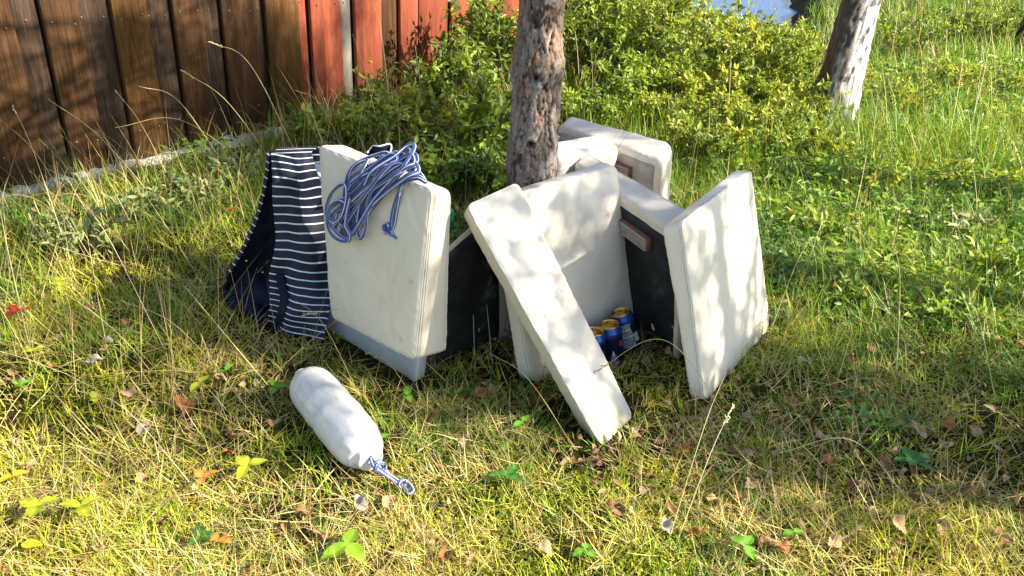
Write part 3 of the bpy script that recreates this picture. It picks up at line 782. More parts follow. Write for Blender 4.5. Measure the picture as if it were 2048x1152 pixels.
    def edge_path(s, z, inset=0.0, n=160, sides='tlbr', t0=None):
        """closed loop round the outline at depth z"""
        k = n // 4; l = np.linspace(-1, 1, k, endpoint=False); o = np.ones(k) * (1 - inset)
        pts = np.concatenate([np.stack([l * (1 - inset), o], -1), np.stack([o, -l * (1 - inset)], -1), np.stack([-l * (1 - inset), -o], -1), np.stack([-o, l * (1 - inset)], -1)])
        return s.shape(np.concatenate([pts, np.full((len(pts), 1), z)], -1))
    def piping(s, parent, z=-1.0, r=.0017, mat=None, name='piping', inset=0.0):
        v, f, uv = tube(s.edge_path(z, inset, 240), r, 6, True); sp = Soup(); sp.add(v, f); return sp.build(name, mat or M_welt, parent, True)
    def seam(s, parent, pts, r=.0009, mat=None, name='seam', n=40, out=0.0):
        q = spline(pts, n); P = s.shape(q)
        v, f, uv = tube(P, r, 5); sp = Soup(); sp.add(v, f); return sp.build(name, mat or M_thread, parent, True)
    def panel(s, parent, x0, x1, y0, y1, out, mat, name, n=14, z=-1):
        X, Y = np.meshgrid(np.linspace(x0, x1, n), np.linspace(y0, y1, n), indexing='ij')
        q = np.stack([X, Y, z + 0 * X], -1).reshape(-1, 3); P = s.shape(q) + s.axes()[2] * out
        i = np.arange(n - 1)[:, None]; j = np.arange(n - 1)[None]
        f = np.stack(np.broadcast_arrays(i * n + j, (i + 1) * n + j, (i + 1) * n + j + 1, i * n + j + 1), -1).reshape(-1, 4)
        # closed thin slab
        m = n * n; V = np.concatenate([P, P - s.axes()[2] * (out + .004)])
        rim = np.concatenate([np.arange(n), np.arange(1, n) * n + n - 1, m - 2 - np.arange(n - 1), (n - 2 - np.arange(n - 1)) * n])[:-1]
        r2 = np.roll(rim, -1); side = np.stack([rim, r2, r2 + m, rim + m], -1)
        return link(name, mesh_np(name, V, np.concatenate([f, side]), smooth=False), parent, mat)
    def batten(s, parent, x0, x1, y0, y1, h):
        """grooved wooden cleat screwed to the back panel"""
        R_, U_, n = s.axes(); b = link('batten', None or mesh_np('batten', [(0, 0, 0), (1e-4, 0, 0), (0, 1e-4, 0)], np.array([[0, 1, 2]])), parent, M_batten)
        sp, rd = Soup(), Soup()
        k = 5; ys = np.linspace(y0, y1, k + 1)
        for a in range(k):
            ya, yb = ys[a] + (y1 - y0) * .045, ys[a + 1] - (y1 - y0) * .045
            q = np.array([(x0, ya, -1), (x1, ya, -1), (x1, yb, -1), (x0, yb, -1)])
            P = s.shape(q); Vb = np.concatenate([P - n * .002, P + n * h])
            sp.add(Vb, np.array([(0, 1, 5, 4), (1, 2, 6, 5), (2, 3, 7, 6), (3, 0, 4, 7), (4, 5, 6, 7)]))
        q = np.array([(x0 - .002, y0, -1), (x1 + .004, y0, -1), (x1 + .004, y1, -1), (x0 - .002, y1, -1)])
        P = s.shape(q); rd.add(np.concatenate([P - n * .002, P + n * (h - .006)]), np.array([(0, 1, 5, 4), (1, 2, 6, 5), (2, 3, 7, 6), (3, 0, 4, 7), (4, 5, 6, 7)]))
        bpy.data.objects.remove(b)
        o = sp.build('batten', M_batten, parent); rd.build('batten_core', M_battenred, o)
        return o

def cushion(name_label, corners, **kw):
    c = Cushion(corners, **kw)
    t = thing('boat_cushion', name_label, 'cushion', c.c[[2, 3, 6, 7]].mean(0), CG)
    return c, t

def quad_from(TLp, TRp, BRp, BLp, back):
    f = [np.array(p) for p in (TLp, TRp, BRp, BLp)]
    return f + [p + np.array(b) for p, b in zip(f, back)]

# cushion under the rope
def expand(c, kx, ky):
    c = np.array(c, float); m = c.mean(0)
    u = norm(c[1] - c[0] + c[2] - c[3]); v = norm(c[0] - c[3] + c[1] - c[2])
    sg = [(-1, 1), (1, 1), (1, -1), (-1, -1)] * 2
    return [p + u * a * kx + v * b * ky for p, (a, b) in zip(c, sg)]
cA_c = expand(FIT['A'], .007, .006); cA_c[0] = cA_c[0] + np.array([-.014, .01, .002]); cA_c[4] = cA_c[4] + np.array([-.014, .01, .002])
cA, tA = cushion('thick cream vinyl cushion carrying the coiled blue rope', cA_c, r=.014, puff=.007, seed=1.0, rz=.020)
stA = [(cA.tri(np.array([[u_, v_, -1.0]]))[0], r_, c_, k_) for u_, v_, r_, c_, k_ in ((.80, -.06, .030, (.36, .31, .16), .75), (.45, .12, .014, (.16, .14, .12), .8), (.55, -.02, .020, (.30, .27, .2), .6), (.10, .45, .016, (.32, .30, .26), .6), (.30, -.45, .035, (.50, .44, .30), .5), (-.5, -.2, .03, (.48, .45, .38), .5), (.7, -.8, .03, (.42, .38, .25), .6))]
M_vinylA = mat_vinyl('stained_cream_vinyl', (.70, .635, .525), (.60, .52, .38), stains=stA)
cA.cover(tA, M_vinylA, nw=12); cA.piping(tA, 1.0, .0026)
cA.seam(tA, [(.985, 1.0, -.86), (.995, .6, -.86), (1, 0, -.86), (1, -.6, -.86), (1, -1, -.86)], .0010)
cA.seam(tA, [(1, .97, -.70), (1, .6, -.72), (1, 0, -.72), (1, -.6, -.72), (1, -1, -.72)], .0008)
cA.piping(tA, -1.0, .0014)
# cushion standing under it in the shade
pr = at(832, 768, 0); dirB = norm(at(700, 688, 0) - pr)
pl = pr + dirB * .56
upB = np.array([.02, .10, .45])
cB_c = quad_from(pl + upB, pr + upB * .55, pr, pl, [np.array([.022, .030, 0])] * 4)
cB, tB = cushion('cushion tinted blue grey for shade, standing on the grass beneath the rope cushion', cB_c, r=.010, puff=.003, seed=2.0)
cB.cover(tB, M_vinyl_shade); cB.piping(tB, -1.0, .0016)
# narrow strip leaning towards the camera
cC, tC = cushion('long narrow cream cushion slanting down to the grass in front of the others', expand(FIT['C'], .003, .004), r=.009, puff=.004, seed=3.0, rz=.016)
stC = [(cC.tri(np.array([[u_, v_, -1.0]]))[0], r_, c_, k_) for u_, v_, r_, c_, k_ in ((.2, .1, .02, (.40, .36, .28), .6), (-.3, -.35, .025, (.46, .40, .26), .6), (.5, -.9, .04, (.34, .33, .16), .7), (-.6, .5, .02, (.42, .38, .3), .6), (.1, .75, .015, (.3, .27, .22), .6))]
cC.cover(tC, mat_vinyl('scuffed_cream_vinyl', (.70, .635, .525), (.60, .52, .38), .42, 3.3, 1.2, stC), nu=36, nv=110, nw=10); cC.piping(tC, -1.0, .0021); cC.seam(tC, [(-1, 1, -.75), (-1, .4, -.75), (-1, -.4, -.75), (-1, -1, -.75)], .0008)
# short cushion end seen left of the strip
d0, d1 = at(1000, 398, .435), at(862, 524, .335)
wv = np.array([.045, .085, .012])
cD, tD = cushion('cream edged cushion, its back painted black as shade, in the gap left of the slanting strip', quad_from(d1, d0, d0 + np.array([.02, .05, -.44]), d1 + np.array([0, .05, -.33]), [wv] * 4), r=.014, puff=.002, seed=4.0)
cD.cover(tD); cD.piping(tD, .9, .0012); cD.panel(tD, -.96, .96, -.96, .90, .0012, M_mould_shade, 'backing_board')  # black panel stands in for the deep shade between the cushions
# upright middle cushion behind the cans
cF, tF = cushion('upright cream cushion with the beer cans at its foot, right of the slanting strip', expand(FIT['F'], .004, .004), r=.009, puff=.004, seed=5.0, rz=.030)
cF.cover(tF, nw=10); cF.piping(tF, -1.0, .0018); cF.piping(tF, 1.0, .0018)
cF.seam(tF, [(-1, 1, -.72), (-1, .4, -.7), (-1, -.4, -.7), (-1, -1, -.7)], .0008)
# rightmost cushion
cG_, tG = cushion('rightmost upright cream cushion with soft dappled sunlight across its face', expand(FIT['G'], .004, .004), r=.008, puff=.006, seed=6.0, rz=.020, wr=.0022)
cG_.cover(tG, nw=10); cG_.piping(tG, -1.0, .0017)
cG_.seam(tG, [(-1, 1, -.66), (-1, .4, -.66), (-1, -.4, -.66), (-1, -1, -.66)], .0009)
cG_.seam(tG, [(-1, 1, -.70), (-.4, 1, -.70), (.3, 1, -.70), (.97, 1, -.70)], .0009)
# cushion between F and G: mouldy back, painted darker to carry the gap's shade
l0, l1 = at(1147, 325, .425), at(1338, 457, .375); l1b, l0b = at(1376, 418, .400), at(1172, 303, .450)
lx = (l1 - l0) * .10; l1 = l1 + lx; l1b = l1b + lx
dL = np.array([.055, .02, -.385])
cL, tL = cushion('cushion showing a mouldy back painted darker for shade, wedged behind the rightmost cushion', [l0, l1, l1 + dL, l0 + dL, l0b, l1b, l1b + dL, l0b + dL], r=.012, puff=.002, seed=7.0)
cL.cover(tL); cL.piping(tL, .86, .0015)
cL.panel(tL, -.96, .93, -.95, .84, .0012, M_mould_shade, 'backing_board')
cL.seam(tL, [(-.02, 1, -1), (-.02, 1, 0), (-.02, 1, 1)], .0012, M_welt)
cL.batten(tL, -.45, .52, .50, .68, .022)
# back cushion seen from behind
h0, h1 = at(1112, 248, .430), at(1327, 324, .425); h1b, h0b = at(1348, 284, .455), at(1134, 228, .452)
dH = np.array([.045, .07, -.43])
cH, tH = cushion('rearmost cushion with its grey back and grooved batten showing, right of the pine', [h0, h1, h1 + dH, h0 + dH, h0b, h1b, h1b + dH, h0b + dH], r=.016, puff=.003, seed=8.0, rz=.04)
cH.cover(tH, nw=12)
cH.panel(tH, -.93, .86, -.95, .90, .0012, M_ply, 'backing_board')
cH.seam(tH, [(.10, 1, -1), (.10, 1, 0), (.10, 1, 1)], .0012, M_welt); cH.seam(tH, [(.24, 1, -1), (.24, 1, 0), (.24, 1, 1)], .0010, M_thread)
cH.batten(tH, -.35, .50, .56, .76, .024)
# cushion squeezed behind the trunk
j0, j1 = at(1086, 330, .440), at(1240, 291, .438); j1b, j0b = at(1207, 265, .452), at(1086, 286, .452)
dJ = np.array([-.02, .05, -.44])
cJ, tJ = cushion('cream cushion wedged between the pine trunk and the rearmost cushion', [j0, j1, j1 + dJ, j0 + dJ, j0b, j1b, j1b + dJ, j0b + dJ], r=.016, puff=.004, seed=9.0, rz=.03)
cJ.cover(tJ); cJ.panel(tJ, -.95, .92, -.95, .86, .0012, M_ply, 'backing_board')

# green sliver behind the rope cushion
gp = at(893, 436, .365)
V, F, uv = lathe([(0, -.03), (.016, -.03), (.019, -.02), (.020, .012), (.017, .022), (.010, .027), (0, .028)], 28)
o = link('green_canister', mesh_np('green_canister', V, F, smooth=True), None, M_green); o.location = gp
tag(o, 'green plastic canister peeping out behind the rope cushion', 'canister')

# ------------------------------------------------------------------ jacket
def sheet(fn, nu, nv, stripes=None):
    U, Vv = np.meshgrid(np.linspace(0, 1, nu), np.linspace(0, 1, nv), indexing='ij')
    P = fn(U.ravel(), Vv.ravel()); i = np.arange(nu - 1)[:, None]; j = np.arange(nv - 1)[None]
    f = np.stack(np.broadcast_arrays(i * nv + j, (i + 1) * nv + j, (i + 1) * nv + j + 1, i * nv + j + 1), -1).reshape(-1, 4)
    uv = np.stack([U.ravel(), Vv.ravel() * (stripes or 1)], -1)
    return P, f, uv
def polyl(pts, t):
    pts = np.asarray(pts, float); k = np.linspace(0, 1, len(pts))
    S = spline(pts, 200); tt = np.asarray(t) * 199; i = np.minimum(tt.astype(int), 198); f = (tt - i)[:, None]
    return S[i] * (1 - f) + S[i + 1] * f
def solid(o, th):
    m = o.modifiers.new('thickness', 'SOLIDIFY'); m.thickness = th; m.offset = 0
JK = thing('striped_jacket', 'navy jacket with thin white stripes hanging left of the rope cushion', 'jacket', at(600, 668, 0))
Lpx = [(548, 303, .492), (551, 345, .44), (554, 400, .37), (557, 450, .305), (556, 500, .24), (546, 545, .175), (545, 585, .12), (541, 620, .07), (537, 652, .012)]
Rpx = [(628, 300, .500), (636, 335, .455), (650, 385, .385), (662, 435, .315), (664, 490, .245), (664, 550, .165), (663, 600, .105), (660, 640, .055), (655, 680, .008)]
LP = np.array([at(*p) for p in Lpx]) + [0, -.02, 0]; RP = np.array([at(*p) for p in Rpx]) + [0, -.02, 0]
def jfront(u, v):
    a = polyl(LP, v); b = polyl(RP, v)
    p = a * (1 - u[:, None]) + b * u[:, None]
    fold = .016 * np.sin(u * 3.1) + .008 * np.sin(u * 9 + v * 4) * (.3 + v) + .011 * (vn(u * 1.3, v * 3, .3, 61) - .5) + .006 * (vn(u * 1.6, v * 1.5, .22, 60) - .5)
    sag = .012 * np.sin(math.pi * u)                      # stripes dip towards the middle
    return p + np.stack([-.35 * fold, -.9 * fold, .25 * fold - sag * .4], -1)
P, f, uv = sheet(jfront, 40, 120, 23); uv[:, 1] = uv[:, 1] - .75 * uv[:, 0] + .12 * np.sin(uv[:, 0] * 6) + .2 * (vn(uv[:, 0] * 2, uv[:, 1] / 6, .5, 59) - .5)
P[:, 2] = np.maximum(P[:, 2] + .016 * (uv[:, 1] / 23).clip(0, 1) ** 3, .004)
o = link('front_panel', mesh_np('front_panel', P, f, uv=uv, smooth=True), JK, M_stripe); solid(o, .004)
def jback(u, v):
    top = LP[0] * (1 - u[:, None]) + RP[0] * u[:, None]
    top = top + np.stack([-.0 * u, -.0 * u - .016 * np.sin(u * 3.1) * .9, .004 * np.sin(u * 3.1)], -1)
    a = v * 1.45
    R_ = .035
    dv = np.stack([.25 * R_ * np.sin(a) * 2.0, .9 * R_ * np.sin(a) * 2.0, R_ * (np.cos(a) - 1) * 1.0 + .010 * np.sin(a * 2)], -1)
    return top + dv - np.stack([0 * v, 0 * v, np.clip(v - .6, 0, 1) * .04], -1)
P, f, uv = sheet(jback, 30, 24, 5); uv[:, 1] = -uv[:, 1]
o = link('shoulder_panel', mesh_np('shoulder_panel', P, f, uv=uv, smooth=True), JK, M_stripe); solid(o, .004)
# dark inside of the open left half
OUT = np.array([at(*p) for p in [(541, 301, .488), (537, 345, .43), (528, 395, .36), (515, 440, .295), (498, 480, .235), (478, 518, .17), (456, 555, .10), (450, 585, .03), (470, 612, .006)]])
def jin(u, v):
    a = polyl(OUT, v); b = polyl(LP, v) + np.array([.015, .03, 0])
    p = a * (1 - u[:, None]) + b * u[:, None]
    dep = .075 * np.sin(math.pi * u) * (.15 + v) + .012 * (vn(u * 2, v * 4, .25, 62) - .5)
    return p + np.stack([.2 * dep, .95 * dep, 0 * dep], -1)
P, f, uv = sheet(jin, 26, 70, 23); P[:, 2] = np.maximum(P[:, 2], .004)
o = link('lining', mesh_np('lining', P, f, uv=uv, smooth=True), JK, M_lining); solid(o, .004)
def jrim(u, v):
    a = polyl(OUT, v * .72 + .02)
    w = (u[:, None] - .3) * .016
    return a + w * np.array([-.65, .65, .1]) + np.array([-.002, -.004, 0]) 
P, f, uv = sheet(jrim, 5, 90, 17)
o = link('front_edge', mesh_np('front_edge', P, f, uv=uv, smooth=True), JK, M_stripe); solid(o, .003)
# crumpled sleeve and hem on the ground
def blobtube(name, px, rad, mat, amp=.016, seed=0):
    C_ = spline([at(*p) for p in px], 46); r = np.interp(np.linspace(0, 1, 46), np.linspace(0, 1, len(rad)), rad)
    v, f, uv = tube(C_, r, 28)
    cen = np.repeat(C_, 29, 0); d = norm(v - cen)
    k = vn(v[:, 0] * 1 + seed, v[:, 1] + v[:, 2] * 1.3, .045, 63) - .5; k2 = vn(v[:, 0] + v[:, 2] + seed, v[:, 1], .018, 64) - .5
    k.reshape(46, 29)[:, -1] = k.reshape(46, 29)[:, 0]; k2.reshape(46, 29)[:, -1] = k2.reshape(46, 29)[:, 0]
    v = v + d * (amp * 1.6 * k + amp * .7 * k2)[:, None]; v[:, 2] = np.maximum(v[:, 2] * .85, .003)
    return link(name, mesh_np(name, v, f, uv=uv, smooth=True), JK, mat)
blobtube('sleeve', [(463, 582, .03), (480, 556, .06), (512, 560, .07), (540, 585, .06), (552, 615, .04)], [.014, .052, .066, .058, .025], M_navy, .024, 1)
blobtube('sleeve_cuff', [(455, 578, .03), (470, 600, .025), (505, 615, .03), (535, 640, .02)], [.012, .035, .04, .012], M_navy, .016, 3)
# folded placket down the lower left of the striped panel
def jplk(u, v):
    vv = .60 + v * .37; uu = .17 + .17 * u * (.5 + .5 * np.sin(v * 3.0)) + .06 * np.sin(v * 4)
    return jfront(uu, vv) + np.stack([-.002 - .010 * np.sin(math.pi * u), -.005 - .012 * np.sin(math.pi * u), .0 * u], -1)
P, f, uv = sheet(jplk, 9, 40, 1)
o = link('placket', mesh_np('placket', P, f, uv=uv, smooth=True), JK, M_navy); solid(o, .003)
for (px, py, z) in ((498, 516, .17), (530, 539, .12)):
    V, F, uv = lathe([(0, 0), (.003, 0), (.0035, .001), (.002, .002), (0, .002)], 12)
    o = link('button', mesh_np('button', V + at(px, py, z) + np.array([0, -.02, 0]), F, smooth=True), JK, M_white)
o = link('care_tag', mesh_np('care_tag', np.array([at(555, 434, .31), at(561, 440, .30), at(561, 455, .28), at(554, 453, .283)]) + np.array([0, .0, 0]), np.array([[0, 1, 2, 3]])), JK, M_white); solid(o, .001)
# collar flap that shows over the top of the rope cushion
fl = [(708, 318, .515), (722, 303, .53), (742, 301, .535), (758, 304, .53), (757, 320, .51)]
FL = np.array([at(*p) for p in fl]) + np.array([.02, .055, 0])
def jflap(u, v):
    p = polyl(FL, u); return p + np.stack([-.01 * v, .018 * np.sin(v * 3) - .02 * v, -.075 * v], -1) + np.stack([0 * u, .012 * np.sin(u * 12), 0 * u], -1)
P, f, uv = sheet(jflap, 40, 12, 1)
o = link('collar', mesh_np('collar', P, f, uv=uv, smooth=True), JK, M_navy); solid(o, .005)
v, f, uv = tube(jflap(np.linspace(0, 1, 50), np.zeros(50)), .0022, 6); s = Soup(); s.add(v, f); s.build('collar_trim', M_white, JK, True)
v, f, uv = tube(jflap(np.full(20, .93), np.linspace(0, 1, 20)) + np.array([-.003, -.005, 0]), .0018, 6); s = Soup(); s.add(v, f); s.build('collar_trim', M_white, JK, True)

# ------------------------------------------------------------------ coiled rope on cushion A
Ar, Au, An = cA.axes()
_A0 = cA.c[:4].mean(0)
def onA(px, py, lift):
    """point of the photo on the rope cushion's front face or, above it, over its top edge"""
    d = ray(px, py); t = ((_A0 - CAM) @ An) / (d @ An); p = CAM + d * t
    v = (p - _A0) @ Au; vm = .212
    if v > vm:                       # goes over the rounded top towards the back
        over = v - vm
        p = p - An * min(over * .9, .07)
    return p + An * lift + np.array([0, 0, lift * .3])
def build_rope():
    rs = np.random.default_rng(3)
    t = thing('coiled_rope', 'coiled blue and white braided rope hanging over the cushion top', 'rope', onA(745, 400, .01))
    R_ = .0041
    path = []
    # elongated hanks: lower end near (705,470), upper end over the top near (800,335)
    lows = [(690, 420), (700, 478), (712, 470), (724, 452), (690, 470), (735, 462), (702, 440), (716, 484), (745, 478), (682, 440), (728, 470), (710, 455), (698, 485), (740, 440)]
    ups = [(742, 322), (800, 330), (790, 322), (815, 345), (770, 325), (805, 338), (785, 332), (822, 350), (760, 335), (798, 345), (812, 336), (778, 330), (808, 352), (790, 345)]
    k = 0
    for (lx, ly), (ux, uy) in list(zip(lows, ups))[:12]:
        lx, ux = 708 + (lx - 708) * .85, 788 + (ux - 788) * .8
        lf = .006 + .0021 * k; k += 1
        wx = rs.uniform(5, 12)
        mx, my = (lx + ux) / 2 - 14, (ly + uy) / 2 - 12
        path += [onA(lx - wx, ly - 22, lf + rs.uniform(0, .004)), onA(lx - 3, ly, lf + .002), onA(lx + wx * .9, ly - 16, lf + rs.uniform(0, .006)),
                 onA(mx + 20 + rs.uniform(-10, 10), my + 8 + rs.uniform(-8, 8), lf + rs.uniform(.0, .008)),
                 onA(ux + 8, uy + 10, lf + .004), onA(ux + 16 + rs.uniform(-4, 8), uy - 2, lf), onA(ux - 2, uy - 10 - rs.uniform(0, 6), lf + .002),
                 onA(mx - 6 + rs.uniform(-12, 8), my - 8 + rs.uniform(-8, 8), lf + rs.uniform(.0, .008))]
    v, f, uv = tube(spline(path, len(path) * 12), R_, 10); s = Soup(); s.add(v, f, None, uv)
    s.build('hank', M_rope, t, True)
    # standing loop above the top edge, small side loop and tail with a stopper knot
    def strand(name, pts, n=80):
        v, f, uv = tube(spline([onA(*p) if len(p) == 3 else p for p in pts], n), R_, 10); s = Soup(); s.add(v, f, None, uv); s.build(name, M_rope, t, True)
    strand('upper_loop', [(750, 372, .03), (768, 345, .035), (790, 322, .035), (800, 306, .035), (812, 301, .036), (817, 312, .034), (813, 334, .03), (806, 350, .022)])
    strand('side_loop', [(712, 372, .012), (710, 350, .014), (722, 330, .014), (736, 324, .016), (742, 333, .022), (738, 350, .026)])
    strand('front_loop', [(722, 482, .036), (700, 470, .036), (678, 440, .034), (674, 412, .030), (690, 385, .034), (715, 372, .040), (724, 395, .046), (716, 430, .046), (700, 445, .044), (684, 436, .042), (690, 415, .042), (708, 405, .046), (722, 410, .046)], 140)
    strand('bottom_loop', [(730, 400, .044), (724, 430, .046), (722, 455, .046), (729, 470, .044), (720, 484, .036), (700, 482, .034), (684, 468, .034), (677, 446, .034), (680, 420, .034)], 110)
    strand('tail', [(760, 352, .026), (800, 340, .012), (830, 348, .008), (851, 366, .007), (838, 360, .012), (818, 366, .009), (800, 392, .007), (789, 425, .006), (786, 458, .007), (790, 470, .010), (780, 462, .014), (776, 452, .013), (779, 462, .017), (797, 477, .007)], 220)
    strand('tail', [(851, 364, .007), (834, 356, .010), (812, 370, .011), (804, 394, .009), (797, 425, .007), (791, 455, .007), (781, 468, .011), (775, 458, .010), (780, 448, .009), (787, 457, .013)], 180)
build_rope()

# ------------------------------------------------------------------ fender
def build_fender():
    a = at(616, 766, .055); b = at(728, 902, .053)
    ax = norm(b - a); L = np.linalg.norm(b - a); r = .055
    t = thing('boat_fender', 'scuffed white sausage fender lying on the grass with a short blue rope', 'fender', (a + b) / 2 - np.array([0, 0, .055]))
    h = L / 2 + .024
    prof = [(0, -h - .020), (.012, -h - .020), (.018, -h - .016), (.021, -h - .002), (.024, -h + .009), (.038, -h + .018), (.047, -h + .030), (.053, -h + .048), (.0548, -h + .072), (r, -h + .12)]
    prof += [(r + .001 * math.sin(k), -h + .12 + (2 * h - .24) * k / 10) for k in range(1, 10)]
    prof += [(r, h - .12), (.0548, h - .085), (.053, h - .060), (.049, h - .036), (.040, h - .016), (.031, h - .006), (.029, h + .004), (.025, h + .010), (.012, h + .011), (0, h + .011)]
    p = spline(np.array([(x, y, 0) for x, y in prof]), 90)[:, :2]; p[:, 0] = np.maximum(p[:, 0], 0)
    V, F, uv = lathe(p, 64)
    # a soft dent along the upper side and creases by the eye
    th = np.arctan2(V[:, 1], V[:, 0])
    V[:, :2] *= (1 + (vn(th * .03, V[:, 2], .05, 71) - .5) * .012 * (np.hypot(V[:, 0], V[:, 1]) > .03))[:, None]
    crease = np.exp(-((V[:, 2] - (h - .03)) / .03) ** 2)
    V[:, :2] *= (1 - .07 * crease * np.maximum(0, np.sin(th * 5)) )[:, None]
    q = Vector(ax).to_track_quat('Z', 'Y')
    o = link('body', mesh_np('body', V, F, smooth=True), None, M_fender); o.parent = t
    o.rotation_mode = 'QUATERNION'; o.rotation_quaternion = q; o.location = Vector((a + b) / 2) - t.location
    # flattened eye at the far end
    # rope: knot at the eye, tail, eye splice at the end
    e = b + ax * .018
    k1 = at(752, 926, .060); k2 = at(764, 938, .052); e2 = at(803, 966, .022); e3 = at(826, 978, .018); e4 = at(822, 986, .014); e5 = at(808, 974, .018)
    def strand(name, pts, n=60, R_=.0034):
        v, f, uv = tube(spline(pts, n), R_, 10); s = Soup(); s.add(v, f, None, uv); s.build(name, M_rope, t, True)
    w = norm(np.cross(ax, [0, 0, 1]))
    strand('lanyard', [b - ax * .005 + np.array([0, 0, .02]), k1, k2, at(783, 952, .035), e2])
    strand('lanyard', [b - ax * .002 + np.array([0.01, 0, .012]), k1 + w * .008, k2 + w * .008, at(783, 952, .035) + w * .007, e2 + w * .007])
    cknot = (k1 + k2) / 2
    tt = np.linspace(0, 2 * math.pi * 2.6, 70)
    ring = cknot + (np.cos(tt)[:, None] * w * .0088 + np.sin(tt)[:, None] * np.cross(ax, w) * .0088) + (tt / tt[-1] - .5)[:, None] * ax * .022
    strand('knot', ring, 140)
    ring = e2 + (np.cos(tt[:45])[:, None] * w * .0075 + np.sin(tt[:45])[:, None] * np.cross(ax, w) * .007) + (tt[:45] / tt[44] - .5)[:, None] * ax * .014
    strand('end_knot', ring, 90)
    strand('end_loop', [e2 - ax * .004, at(812, 962, .024), e3, e4, at(815, 985, .014), e5, e2], 60)
build_fender()

